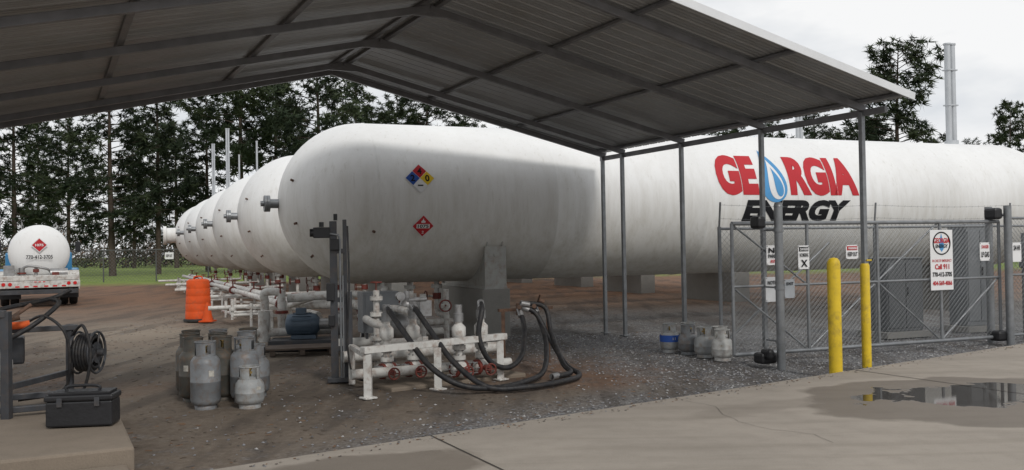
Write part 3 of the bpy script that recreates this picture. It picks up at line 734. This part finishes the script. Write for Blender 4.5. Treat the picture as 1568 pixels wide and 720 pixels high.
def barbed(mb, p0, p1):
    p0, p1 = V(p0), V(p1); n_ = 12
    pts = [p0.lerp(p1, i / n_) + V((0, 0, -.03 * math.sin(math.pi * i / n_))) for i in range(n_ + 1)]
    mb.tube(pts, .0022, 3); L = (p1 - p0).length; m_ = int(L / .13)
    for i in range(m_):
        c = p0.lerp(p1, (i + .5) / m_) + V((0, 0, -.03 * math.sin(math.pi * (i + .5) / m_)))
        mb.cyl(c + V((-.008, 0, -.016)), c + V((.008, 0, .016)), .0015, n=3)
GA = 21.3
A = Asset('chain_link_gate', 2.98, 12.4, 0, GA)
t = A.part('gate_frame', m_galv); L = 4.9; zb, zt = .10, 1.88
for z in (zb, zt): t.cyl((0, 0, z), (L, 0, z), .028)
t.cyl((0, 0, 1.02), (L, 0, 1.02), .018)
xs_ = [0, 1.25, 2.5, 3.7, L]
for x in xs_: t.cyl((x, 0, zb), (x, 0, zt), .024)
for i in range(4):
    a_, b_ = (zb, 1.02) if i % 2 else (1.02, zb); t.cyl((xs_[i], .02, a_), (xs_[i + 1], .02, b_), .014)
t.cyl((xs_[2], .02, 1.02), (xs_[3], .02, zt), .014); t.cyl((0, .02, zt), (xs_[1], .02, 1.02), .014)
ch = A.part('chain_mesh', m_wire); chain(ch, 0, L, zb, zt)
A.done()
A = Asset('gate_post', 3.47, 11.9, 0, GA)
t = A.part('posts', m_galv)
t.cyl((0, 0, -.05), (0, 0, 2.08), .055, n=18); t.lathe([(0, .06), (.05, .045), (.06, .001)], (0, 0, 2.08), (0, 0, 1), 18, False)
bk = A.part('roller_covers', m_black, .04); bk.box((-.19, .18, 1.88), (.13, .2, .17)); bk.box((-.10, .20, .10), (.26, .20, .15)); bk.box((-.14, .1, .16), (.10, .2, .14))
lb = A.part('hinge_bands', m_galv)
for z in (.3, 1.0, 1.75): lb.cyl((0, 0, z), (0, 0, z + .05), .066); lb.cyl((0, .0, z + .025), (0, .3, z + .025), .012)
A.done()
A = Asset('gate_post', 7.62, 14.05, 0, GA)
t = A.part('posts', m_galv); t.cyl((0, 0, -.05), (0, 0, 2.12), .057, n=18); t.cyl((.12, .45, -.05), (.12, .45, 2.12), .057, n=18)
t.cyl((0, 0, 1.98), (.12, .45, 1.98), .025); t.cyl((0, 0, .1), (.12, .45, .1), .025)
bk = A.part('roller_covers', m_black, .04); bk.box((-.16, .12, 2.0), (.17, .22, .18)); bk.box((-.1, .12, .12), (.22, .2, .16)); A.done()
A = Asset('chain_link_fence', 3.05, 13.45, 0, GA)
t = A.part('posts', m_galv); ch = A.part('chain_mesh', m_wire); bw = A.part('barbed_wire', m_wire)
SPN = 2.9; LF = SPN * 5
for i in range(6):
    x = i * SPN; t.cyl((x, 0, -.05), (x, 0, 1.86), .028); t.cyl((x, 0, 1.86), (x, -.04, 2.22), .015)
t.cyl((0, 0, 1.83), (LF, 0, 1.83), .020)
t.cyl((.0, 0, .1), (2, 0, 1.6), .015)
chain(ch, 0, LF, .05, 1.83, pitch=.085)
for i in range(5):
    for z, y in ((1.98, -.01), (2.18, -.04)): barbed(bw, (i * SPN, y, z), (i * SPN + SPN, y, z))
A.done()
A = Asset('chain_link_fence', 7.75, 14.2, 0, GA)
t = A.part('posts', m_galv); ch = A.part('chain_mesh', m_wire)
for i in range(4): t.cyl((i * 2.4 + .5, 0, -.05), (i * 2.4 + .5, 0, 1.95), .03)
t.cyl((0, 0, 1.93), (7.7, 0, 1.93), .022); t.cyl((0, 0, .12), (7.7, 0, .12), .02); t.cyl((0, 0, 1.05), (7.7, 0, 1.05), .018); chain(ch, 0, 7.7, .1, 1.93)
A.done()
m_fdark = mat('fence_dark', (.10, .10, .10), .6, .2, .1, 4, bump=0)
A = Asset('chain_link_fence', -42, 52, 0, 6)
t = A.part('posts', m_fdark); ch = A.part('chain_mesh', m_fdark)
for i in range(13): t.cyl((i * 3.0, 0, 0), (i * 3.0, 0, 1.9), .04, n=8)
t.cyl((0, 0, 1.88), (36, 0, 1.88), .03, n=8); chain(ch, 0, 36, .05, 1.88, pitch=.20, w=.007); A.done()

# ------------------------------------------------------------------ signs
def sign(name, x, y, z, w, hh, rot, items, back=m_lwhite):
    A = Asset(name, x, y, z, rot)
    b = A.part('panel', back, .002); b.box((0, 0, 0), (w, .006, hh))
    for i, (kind, m_, x0, x1, z0, z1, txt) in enumerate(items):
        M = Matrix.Translation((0, -.0045 - .0012 * (i if kind == 'r' else 8), 0))
        bm = bm_poly([(x0 * w, z0 * hh), (x1 * w, z0 * hh), (x1 * w, z1 * hh), (x0 * w, z1 * hh)]) if kind == 'r' else fit(text2d(txt, .03), x0 * w, x1 * w, z0 * hh, z1 * hh)
        A.extra('panel_print' if kind == 'r' else 'text', flat(bm, 'p', m_, M))
    rv = A.part('rivets', m_galv)
    for sx in (-.45, .45):
        for sz in (-.45, .45): rv.cyl((sx * w, -.002, sz * hh), (sx * w, -.007, sz * hh), .008, n=8)
    A.done()
def gp(d, off=-.045):
    c, s2 = math.cos(R(GA)), math.sin(R(GA)); return 2.98 + c * d - s2 * off, 12.4 + s2 * d + c * off
x, y = gp(3.68)
A = Asset('company_sign', x, y, 1.31, GA)
b = A.part('panel', m_lwhite, .003); b.box((0, 0, 0), (.44, .008, .90))
def tx(body, x0, x1, z0, z1, m_, bold=.03): A.extra('text', flat(fit(text2d(body, bold), x0, x1, z0, z1), 't', m_, Matrix.Translation((0, -.010, 0))))
ring = A.part('logo_ring', m_lblk); ring.torus((0, -.006, .25), (0, 1, 0), .165, .010, 32)
A.extra('flame', flat(bm_poly([(0.0, .12), (.04, .17), (.045, .24), (.02, .31), (-.005, .40), (-.03, .31), (-.05, .24), (-.04, .17)]), 'f', m_lblue, Matrix.Translation((0, -.007, 0))))
tx('GEORGIA', -.155, .155, .25, .33, m_lred); tx('ENERGY', -.12, .12, .18, .235, m_lblk)
tx('IN CASE OF EMERGENCY', -.19, .19, -.03, .01, m_lred, .01); tx('Call 911', -.14, .14, -.14, -.06, m_lred); tx('770-412-3705', -.19, .19, -.25, -.18, m_lblk); tx('404-569-4066', -.19, .19, -.38, -.31, m_lred)
A.done()
x, y = gp(1.15); sign('danger_sign', x, y, 1.40, .19, .33, GA, [('r', m_lblk, -.42, .42, .25, .44, ''), ('t', m_lwhite, -.36, .36, .29, .40, 'DANGER'), ('t', m_lblk, -.38, .38, .02, .18, 'NO SMOKING'), ('t', m_lblk, -.3, .3, -.40, -.1, 'X')])
x, y = gp(.66); sign('no_parking_sign', x, y, 1.44, .27, .27, GA, [('t', m_lblk, -.4, .4, .1, .38, 'NO'), ('t', m_lblk, -.42, .42, -.15, .05, 'PARKING'), ('t', m_lred, -.3, .3, -.4, -.22, 'ANYTIME')])
x, y = gp(.62); sign('notice_sign', x, y, .97, .24, .34, GA, [('t', m_lblk, -.38, .38, .2, .35, 'NOTICE')], back=mat('aged_white_sign', (.50, .51, .52), .5))
x, y = gp(.90); sign('notice_sign', x, y, .97, .17, .26, GA, [('t', m_lblk, -.35, .35, .2, .35, 'EXIT')], back=mat('gray_sign', (.36, .38, .40), .5))
x, y = gp(2.0); sign('warning_sign', x, y, 1.46, .22, .2, GA, [('r', m_lred, -.42, .42, .12, .42, ''), ('t', m_lwhite, -.36, .36, .18, .36, 'WARNING'), ('t', m_lblk, -.4, .4, -.3, .0, 'KEEP OUT')])
x, y = gp(4.55); sign('warning_sign', x, y, 1.42, .2, .28, GA, [('t', m_lred, -.36, .36, .18, .36, 'DANGER'), ('t', m_lblk, -.4, .4, -.3, .0, 'LP GAS')])
x, y = gp(5.15, -.1); sign('warning_sign', x, y, 1.40, .2, .3, GA, [('t', m_lblk, -.36, .36, .1, .36, '24 HR')])
sign('warning_sign', -20.3, 54.1, 1.5, .5, .4, 6, [('t', m_lblk, -.36, .36, -.2, .2, 'KEEP OUT')])

def cabinet(x, y, w, d, h_, rot=GA, m=m_gray):
    A = Asset('electrical_cabinet', x, y, 0, rot); b = A.part('housing', m, .012); b.box((0, 0, .1 + h_ / 2), (w, d, h_)); b.box((0, 0, .1 + h_ + .015), (w + .05, d + .05, .03))
    dd = A.part('door', m, .006); dd.box((-w * .24, -d / 2 - .01, .1 + h_ / 2), (w * .46, .02, h_ * .9)); dd.box((w * .24, -d / 2 - .01, .1 + h_ / 2), (w * .46, .02, h_ * .9))
    hd = A.part('handle', m_black); hd.box((.03, -d / 2 - .03, .1 + h_ * .55), (.02, .03, .14)); f = A.part('plinth', m_conc); f.box((0, 0, .05), (w + .2, d + .2, .098)); A.done()
cabinet(6.45, 15.5, .78, .5, 1.2, m=mat('dark_gray_enamel', (.09, .095, .10), .5)); cabinet(8.1, 16.2, .6, .4, 1.75)
A = Asset('utility_meter', 8.25, 14.75, 0, GA)
b = A.part('post', m_galv); b.cyl((0, 0, 0), (0, 0, 1.7), .04); b.cyl((.25, 0, 0), (.25, 0, 1.7), .03)
c = A.part('meter_case', m_gray, .02); c.box((0, -.06, 1.35), (.26, .12, .42)); c.box((.25, -.05, .8), (.2, .1, .35)); k_ = A.part('black_dial', m_black); k_.cyl((0, -.12, 1.42), (0, -.17, 1.42), .08); A.done()

# ------------------------------------------------------------------ bottom-left pad + toolbox + hose reel stand
A = Asset('concrete_pad', -2.7, 6.5, 0, 27)
b = A.part('slab', m_pad, .02); b.box((-2.0, 1.42, .10), (4.0, 2.84, .28)); b.box((-2.05, -.62, .03), (4.0, 1.2, .20)); A.done()
A = Asset('toolbox', -3.46, 7.35, .24, 8)
b = A.part('box', m_black, .015); b.box((0, 0, .11), (.50, .24, .20)); b.box((0, 0, .235), (.52, .26, .05))
l = A.part('lid', m_black, .015); l.box((0, 0, .27), (.46, .22, .02)); l.tube([(-.12, 0, .27), (-.11, 0, .315), (.11, 0, .315), (.12, 0, .27)], .013, 8, 4)
c = A.part('latches', m_dgray, .003); c.box((-.14, -.133, .205), (.04, .01, .07)); c.box((.14, -.133, .205), (.04, .01, .07)); A.done()
A = Asset('hose_reel_stand', -4.3, 7.8, 0, 0, world=True)
f = A.part('frame', m_dgray, .005)
f.beam((-4.27, 7.7, .22), (-4.27, 7.7, 1.14), .07, .07); f.beam((-4.22, 8.7, .1), (-4.22, 8.7, .95), .055, .055); f.beam((-5.3, 8.0, .1), (-5.3, 8.0, 1.0), .06, .06)
f.beam((-5.4, 8.0, .92), (-4.15, 8.72, .92), .06, .05); f.beam((-4.27, 7.7, 1.12), (-4.75, 7.55, 1.12), .08, .06)
f.beam((-5.3, 7.8, .34), (-4.0, 8.5, .34), .06, .05); f.beam((-5.0, 7.4, .30), (-3.95, 7.95, .30), .06, .05); f.beam((-4.27, 7.7, .5), (-4.22, 8.7, .5), .05, .05)
rl = A.part('hose_reel', m_dgray); d = V((.97, .02, 0)).normalized(); c0 = V((-4.05, 8.7, .68))
for sg in (-1, 1):
    rl.torus(c0 + d * .085 * sg, d, .195, .012, 28, 6); rl.cyl(c0 + d * .08 * sg, c0 + d * .09 * sg, .10, n=20)
    for i in range(5):
        a = i * 2 * math.pi / 5; e = V((-d.y, d.x, 0)) * math.cos(a) + V((0, 0, 1)) * math.sin(a); rl.cyl(c0 + d * .085 * sg, c0 + d * .085 * sg + e * .195, .010, n=6)
rl.cyl(c0 + d * .10, c0 + d * .16, .035)
hz = A.part('wound_hose', m_rubber)
for i in range(6): hz.torus(c0 + d * (-.07 + i * .028), d, .145, .016, 28, 8)
for i in range(5): hz.torus(c0 + d * (-.06 + i * .028), d, .168, .014, 28, 8)
hz.tube([(-4.35, 8.6, 1.2), (-4.25, 8.55, 1.15), (-4.4, 8.3, .95), (-4.7, 8.2, .8), (-4.95, 8.3, .85), (-5.2, 8.3, 1.0)], .022, 8, 8)
hz.tube([(-4.15, 8.6, .85), (-4.0, 8.5, .95), (-3.93, 8.5, .7), (-3.98, 8.5, .4), (-4.1, 8.55, .28)], .014, 8, 8)
hz.tube([(-4.5, 8.5, 1.0), (-4.3, 8.4, 1.05), (-4.12, 8.4, .9), (-4.1, 8.45, .6), (-4.2, 8.5, .35), (-4.5, 8.3, .3)], .014, 8, 8)
hz.tube([(-4.9, 8.0, .98), (-4.6, 8.1, 1.12), (-4.35, 8.6, 1.2), (-4.2, 8.7, 1.28)], .02, 8, 8)
nz = A.part('nozzle', m_rust); nz.cyl((-4.75, 8.1, .98), (-4.45, 8.25, 1.06), .03); nz.cyl((-4.5, 8.2, 1.05), (-4.40, 8.35, 1.16), .018); nz.ball((-4.78, 8.1, .98), .05)
cl = A.part('orange_cloth', m_cloth); cl.tube([(-4.85, 8.2, .97), (-4.72, 8.3, 1.0), (-4.58, 8.35, .97), (-4.45, 8.42, .98)], .035, 7, 4)
gs = A.part('white_reservoir', m_white); gs.lathe([(0, .05), (.04, .14), (.5, .14), (.54, .05)], (-5.1, 8.2, .62), (1, .3, 0), 18)
cb = A.part('gray_cover', m_dgray, .02); cb.box((-4.85, 8.6, .72), (.45, .3, .25), 27)
A.done()

# ------------------------------------------------------------------ truck
A = Asset('propane_delivery_truck', -15.1, 29.2, 0, 27.5)
tk = A.part('tank', m_tank); pr = []
for i in range(11): a = math.pi / 2 * i / 10; pr.append((-.5 * math.cos(a), max(.001, .90 * math.sin(a))))
for i in range(11): a = math.pi / 2 * i / 10; pr.append((4.6 + .5 * math.sin(a), max(.001, .90 * math.cos(a))))
tk.lathe(pr, (0, .55, 1.72), (0, 1, 0), 40, False)
ch = A.part('chassis', m_dgray, .01); ch.box((0, 3.4, .72), (.85, 7.4, .18)); ch.box((0, 2.4, .86), (1.4, 4.4, .10))
dk = A.part('rear_deck', m_white, .015); dk.box((0, -.15, .92), (2.25, .75, .16)); dk.box((0, -.50, .72), (2.3, .08, .22)); dk.box((-1.05, 1.6, 1.0), (.18, 3.0, .06)); dk.box((1.05, 1.6, 1.0), (.18, 3.0, .06))
pl = A.part('rear_plumbing', m_alu); pl.cyl((-.5, -.2, 1.0), (-.5, -.2, 1.25), .09); pl.cyl((.3, -.2, 1.05), (.8, -.2, 1.05), .16, n=20); pl.cyl((-.1, -.25, 1.0), (-.1, -.25, 1.3), .05); pl.box((-.85, -.2, 1.15), (.3, .35, .35)); pl.tube([(-.5, -.2, 1.2), (-.3, -.3, 1.3), (.2, -.3, 1.2), (.3, -.2, 1.1)], .04, 8, 4)
rd_ = A.part('red_fittings', m_red); rd_.cyl((-.1, -.25, 1.1), (-.1, -.25, 1.2), .09); rd_.box((.45, -.42, 1.02), (.2, .1, .15)); rd_.cyl((-.5, -.2, 1.05), (-.5, -.2, 1.1), .13)
tl = A.part('tail_lights', m_tail)
for x in (-1.0, -.82, .82, 1.0): tl.cyl((x, -.545, .74), (x, -.56, .74), .055)
for x in (-.12, 0, .12): tl.box((x, -.545, .80), (.07, .015, .03))
for i in range(6): tl.box((-.62 + i * .25 + (.05 if i > 2 else 0), -.543, .66), (.12, .006, .045))
bp = A.part('bumper', m_dgray, .01); bp.box((0, -.42, .48), (2.2, .1, .14)); bp.box((-.9, -.38, .6), (.08, .08, .3)); bp.box((.9, -.38, .6), (.08, .08, .3))
mf = A.part('mudflaps', m_black); mf.box((-.83, .25, .55), (.6, .015, .6)); mf.box((.83, .25, .55), (.6, .015, .6))
wh = A.part('tyres', m_tire); hb = A.part('hubs', m_alu)
for y, dual in ((1.0, 1), (6.0, 0)):
    for sx in (-1, 1):
        for xo in ((.72, 1.0) if dual else (1.0,)):
            wh.lathe([(-.12, .30), (-.12, .46), (-.08, .5), (.08, .5), (.12, .46), (.12, .30)], (sx * xo, y, .5), (1, 0, 0), 28)
        hb.cyl((sx * 1.0, y, .5), (sx * 1.13, y, .5), .18)
    ch.cyl((-.9, y, .5), (.9, y, .5), .07)
fn = A.part('fenders', m_white)
for sx in (-.86, .86):
    for i in range(8):
        a0, a1 = math.pi * i / 8, math.pi * (i + 1) / 8
        fn.beam((sx, 1.0 + .62 * math.cos(a0), .52 + .6 * math.sin(a0)), (sx, 1.0 + .62 * math.cos(a1), .52 + .6 * math.sin(a1)), .62, .02)
cb = A.part('cab', m_blue, .06); cb.box((0, 6.1, 1.30), (2.2, 1.7, .9)); cb.box((0, 6.0, 1.95), (1.9, 1.4, .45)); cb.box((0, 7.4, 1.15), (1.8, 1.2, .8)); cb.box((1.18, 5.6, .85), (.3, .9, .6)); cb.box((-1.18, 5.6, .85), (.3, .9, .6))
gl = A.part('windows', m_glass); gl.box((0, 5.29, 1.95), (1.4, .03, .35)); gl.box((.955, 6.0, 1.95), (.02, 1.0, .35)); gl.box((-.955, 6.0, 1.95), (.02, 1.0, .35))
mr_ = A.part('mirrors', m_black); mr_.box((1.35, 6.6, 1.95), (.18, .06, .4)); mr_.box((-1.35, 6.6, 1.95), (.18, .06, .4)); mr_.cyl((.95, 6.6, 2.0), (1.35, 6.6, 2.0), .015); mr_.cyl((-.95, 6.6, 2.0), (-1.35, 6.6, 2.0), .015)
tb = A.part('side_box', m_blue, .02); tb.box((1.0, 3.6, .75), (.4, 1.2, .5)); tb.box((-1.0, 3.6, .75), (.4, 1.2, .5))
def rear(pts, m_, y): A.extra('placard', flat(bm_poly(pts), 'pl', m_, Matrix.Translation((0, y, 0))))
rear([(0, 1.72), (.24, 1.96), (0, 2.2), (-.24, 1.96)], m_lwhite, -.02); rear([(0, 1.75), (.21, 1.96), (0, 2.17), (-.21, 1.96)], m_lred, -.025)
A.extra('text', flat(fit(text2d('1075', .03), -.12, .12, 1.92, 2.0), 't', m_lwhite, Matrix.Translation((0, -.03, 0))))
A.extra('text', flat(fit(text2d('770-412-3705', .02), -.38, .38, 1.52, 1.64), 't', m_lblk, Matrix.Translation((0, -.02, 0))))
ld = A.part('roof_rails', m_alu)
ld.tube([(.5, .6, 2.4), (.5, .6, 2.7), (.5, 4.4, 2.7), (.5, 4.4, 2.4)], .015, 6); ld.tube([(-.5, .6, 2.4), (-.5, .6, 2.7), (-.5, 4.4, 2.7), (-.5, 4.4, 2.4)], .015, 6)
A.done()

# ------------------------------------------------------------------ trees
def clump(mb, c, size, n_, cur):
    mb.cur = cur
    for _ in range(n_):
        d = V((random.gauss(0, 1), random.gauss(0, 1), random.gauss(.2, .7))).normalized()
        t = d.cross(V((random.random(), random.random(), random.random()))).normalized()
        L = size * random.uniform(.6, 1.2); w = .04 + .02 * random.random()
        o = c + d * size * .1
        b = len(mb.v); mb.v += [o - t * w, o + t * w, o + d * L + V((0, 0, -.1 * L))]; mb.addf([b, b + 1, b + 2])
def pine(seed, H, cs, Rr, dens=1.0, top=.65):
    random.seed(seed); mb = MB(); mb.cur = 0
    pts = []; wx, wy = random.uniform(-.5, .5), random.uniform(-.4, .4)
    for i in range(9):
        t = i / 8; pts.append(V((wx * math.sin(t * 3), wy * math.sin(t * 2.4 + .5) - wy * math.sin(.5), H * t)))
    mb.tube(pts, [.25 * (1 - .9 * (i / 8)) for i in range(9)], 8)
    def tp(z):
        f = min(7.999, z / H * 8); i = int(f); return pts[i].lerp(pts[i + 1], f - i)
    n_ = int(78 * dens); az = 0
    for i in range(n_):
        t = (i + random.random()) / n_; z = H * (cs + (1 - cs) * t * .985)
        az += 2.4 + random.uniform(-.9, .9)
        prof = (min(1, t * 3.5 + .42)) * ((1 - t) ** top * .95 + .16)
        L = Rr * prof * random.uniform(.40, 1.25)
        up = random.uniform(-.30, .35) + t * .5
        o = tp(z); dr = V((math.cos(az), math.sin(az), 0))
        lp = [o, o + dr * L * .35 + V((0, 0, L * .35 * up)), o + dr * L * .7 + V((0, 0, L * .6 * up)), o + dr * L + V((0, 0, L * (up * .85 + .12)))]
        mb.cur = 0; mb.tube(lp, [.045 * (1 - .3 * t), .03, .018, .008], 3)
        m_ = max(3, int(L * 5.2))
        sd = V((-dr.y, dr.x, 0))
        shade = 1 if random.random() < .65 else 2
        for j in range(m_):
            f = random.uniform(.22, 1.0) ** .75; k = min(2.999, f * 3); a_ = int(min(2, k)); q = lp[a_].lerp(lp[a_ + 1], k - a_)
            q2 = q + sd * random.gauss(0, .34) * (L * .35 + .3) + V((0, 0, random.gauss(0, .20))) + dr * random.uniform(-.1, .25)
            if random.random() < .3: mb.cur = 0; mb.tube([q, q2], [.012, .006], 3)
            clump(mb, q2, random.uniform(.32, .55), 19, shade if random.random() < .8 else 3 - shade)
    clump(mb, pts[-1], .5, 30, 2)
    mb.cur = 0
    for _ in range(8):
        z = H * random.uniform(.08, cs + .05); a_ = random.uniform(0, 6.28); o = tp(z); mb.tube([o, o + V((math.cos(a_), math.sin(a_), random.uniform(-.1, .3))) * random.uniform(.4, 1.3)], [.02, .006], 3)
    return mb.mesh('pine_tree', [m_bark, m_ndl1, m_ndl2])
variants = [pine(11, 16, .19, 3.5), pine(12, 17, .25, 3.2, 1, .5), pine(13, 15, .16, 3.8), pine(14, 17, .42, 3.6, .85, .4), pine(15, 14, .26, 3.6, 1.0, .5)]
random.seed(99)
def px(x, d): return (x - 784) / 1400 * d
trees = [(22, 70, 0, 1.08), (-50, 74, 1, 1), (105, 90, 2, 1.0), (172, 70, 2, 1.15), (242, 74, 1, 1.08), (318, 80, 0, 1.0), (378, 70, 3, 1.08),
         (425, 76, 1, 1.0), (488, 64, 3, 1.0), (548, 72, 0, .95), (612, 80, 2, 1.0), (660, 70, 3, .90), (715, 74, 0, .86), (790, 80, 2, .85), (880, 84, 0, .8),
         (980, 84, 1, .78), (1080, 86, 2, .8), (1130, 76, 4, .80), (1185, 74, 2, .76), (1250, 72, 1, .78), (1300, 76, 4, .78), (1385, 58, 4, 1.0), (1345, 74, 1, .68),
         (1500, 84, 4, .74), (1552, 66, 2, .76), (1620, 72, 0, .8), (-120, 78, 0, 1), (270, 104, 2, 1.1), (60, 100, 1, 1.0), (205, 108, 0, 1.05), (570, 100, 3, 1.0), (450, 98, 2, 1.1), (1720, 72, 1, .8)]
for x, d, vi, sc in trees:
    X = px(x, d)
    M = Matrix.Translation((X, d, 0)) @ Matrix.Rotation(random.uniform(0, 6.28), 4, 'Z') @ Matrix.Diagonal((sc * random.uniform(.85, 1.1), sc * random.uniform(.85, 1.1), sc, 1))
    link('pine_tree', variants[vi], None, M)

mb = MB()
for i in range(8500):
    X = random.uniform(-115, 120); Y = random.uniform(112, 140)
    hmax = 5.5 + 2.5 * mn.noise(V((X * .06, 0, 0))) + 2 * mn.noise(V((X * .3, 4, 0)))
    c = V((X, Y, abs(random.gauss(0, .5)) * hmax)); mb.cur = random.choice((0, 0, 0, 1, 2))
    for _ in range(6):
        d = V((random.gauss(0, 1), random.gauss(0, 1), random.gauss(.2, .8))).normalized(); t = d.cross(V((.3, .5, .8))).normalized() * random.uniform(.05, .14)
        o = c + V((random.gauss(0, .6), random.gauss(0, .6), random.gauss(0, .5))); b = len(mb.v)
        mb.v += [o - t, o + t, o + d * random.uniform(.8, 1.6)]; mb.addf([b, b + 1, b + 2])
mb.cur = 0
for i in range(90):
    X = random.uniform(-115, 120); Y = random.uniform(112, 140); hh = random.uniform(5, 10); l_ = random.uniform(-.4, .4)
    mb.tube([(X, Y, 0), (X + l_, Y, hh * .5), (X + l_ * 1.8, Y, hh)], [.10, .07, .02], 4)
    for _ in range(9):
        z = random.uniform(.35, .95) * hh; a_ = random.choice((-1, 1)) * random.uniform(.6, 2); mb.tube([(X + l_, Y, z), (X + l_ + a_, Y, z + abs(a_) * random.uniform(.6, 1.4))], [.04, .012], 3)
single('distant_treeline', mb, [m_twig, m_ndl1, m_straw])

# ------------------------------------------------------------------ loose stones, litter
def gz(x, y): return (mn.noise(V((x * .35, y * .35, 0))) * .03 + mn.noise(V((x * 1.1, y * 1.1, 3))) * .014) - .025
mb = MB(); random.seed(5); cnt = 0
while cnt < 10000:
    x = random.uniform(-3, 9); y = random.uniform(7.2, 17)
    sl = y - .724 * x - 8.15
    if sl < .02: continue
    q = .891 * x + .454 * y
    pr_ = max(min(1, (q - 5.5) / 2.5), (1 - sl / 1.3) if x > -1.5 else 0, .07)
    if random.random() > pr_: continue
    cnt += 1; r = random.uniform(.007, .020); z = gz(x, y) + r * .2; mb.cur = random.choice((0, 1, 1, 2))
    b = len(mb.v); a0 = random.random() * 6
    for k in range(4): mb.v.append(V((x + r * math.cos(a0 + k * 1.57) * random.uniform(.6, 1.3), y + r * math.sin(a0 + k * 1.57) * random.uniform(.6, 1.3), z + random.uniform(-.2, .3) * r)))
    mb.v.append(V((x + random.uniform(-.3, .3) * r, y, z + r * random.uniform(.5, .9))))
    for k in range(4): mb.addf([b + k, b + (k + 1) % 4, b + 4])
single('gravel_stones', mb, m_st)
mb = MB()
for i in range(5600):
    if i < 5200:
        x = random.uniform(-9, 2.5); y = random.uniform(6, 26)
        if y - .724 * x < 8.3: continue
        z = gz(x, y) + .004
    else:
        x = random.uniform(-2, 9); y = .724 * x + 8.1 - abs(random.gauss(0, .10)) - .05; z = .058
    mb.cur = random.choice((0, 0, 1, 1, 2)); L = random.uniform(.010, .035) * (.4 if i >= 5200 else 1); a = random.random() * 6.28; w = random.uniform(.003, .009)
    d = V((math.cos(a), math.sin(a), 0)) * L; t = V((-math.sin(a), math.cos(a), 0)) * w; o = V((x, y, z))
    mb.poly([o - d - t, o + d - t, o + d + t + V((0, 0, .006)), o - d + t + V((0, 0, .003))])
single('leaf_litter', mb, [m_straw, m_twig, m_st[1]])

# ------------------------------------------------------------------ world, sun, camera
w = bpy.data.worlds.new('World'); scene.world = w; w.use_nodes = True
g = G(w.node_tree); bg = w.node_tree.nodes['Background']
sunv = V((.35, -.65, .62)).normalized()
el = math.asin(sunv.z); az = math.atan2(sunv.x, sunv.y)
sky = g.n('ShaderNodeTexSky', {'sky_type': 'NISHITA', 'sun_disc': False, 'sun_elevation': el, 'sun_rotation': az, 'dust_density': 2.0}).outputs[0]
tc = g.n('ShaderNodeTexCoord').outputs['Generated']
mp = g.n('ShaderNodeMapping', None, Vector=tc, Scale=(1.0, 1.0, 2.6)).outputs[0]
n1 = g.noise(mp, 1.7, 4, .55); n2 = g.noise(mp, 3.4, 5, .55)
cl = g.mix(g.mr(n2, .34, .58), (6.3, 6.7, 7.2), (9.3, 9.35, 9.4))
c = g.mix(g.mr(n1, .30, .50, .85, 1.0), sky, cl)
g.nt.links.new(c, bg.inputs[0]); bg.inputs[1].default_value = .1
ld = bpy.data.lights.new('sun', 'SUN'); ld.energy = 1.4; ld.angle = R(12); ld.color = (1, .965, .92)
lo = bpy.data.objects.new('sun', ld); scene.collection.objects.link(lo); lo.rotation_euler = sunv.to_track_quat('Z', 'Y').to_euler(); lo.location = (0, 0, 30)

cam = bpy.data.cameras.new('camera'); co = bpy.data.objects.new('camera', cam); scene.collection.objects.link(co)
cam.sensor_width = 36; cam.lens = 36 * 1400 / 1568; cam.clip_end = 2000; cam.clip_start = .05
co.matrix_world = Matrix.Translation((0, 0, 1.6)) @ Matrix.Rotation(R(90.82), 4, 'X') @ Matrix.Rotation(R(-1.0), 4, 'Z')
scene.camera = co
scene.view_settings.view_transform = 'Standard'; scene.view_settings.look = 'None'; scene.view_settings.exposure = 0
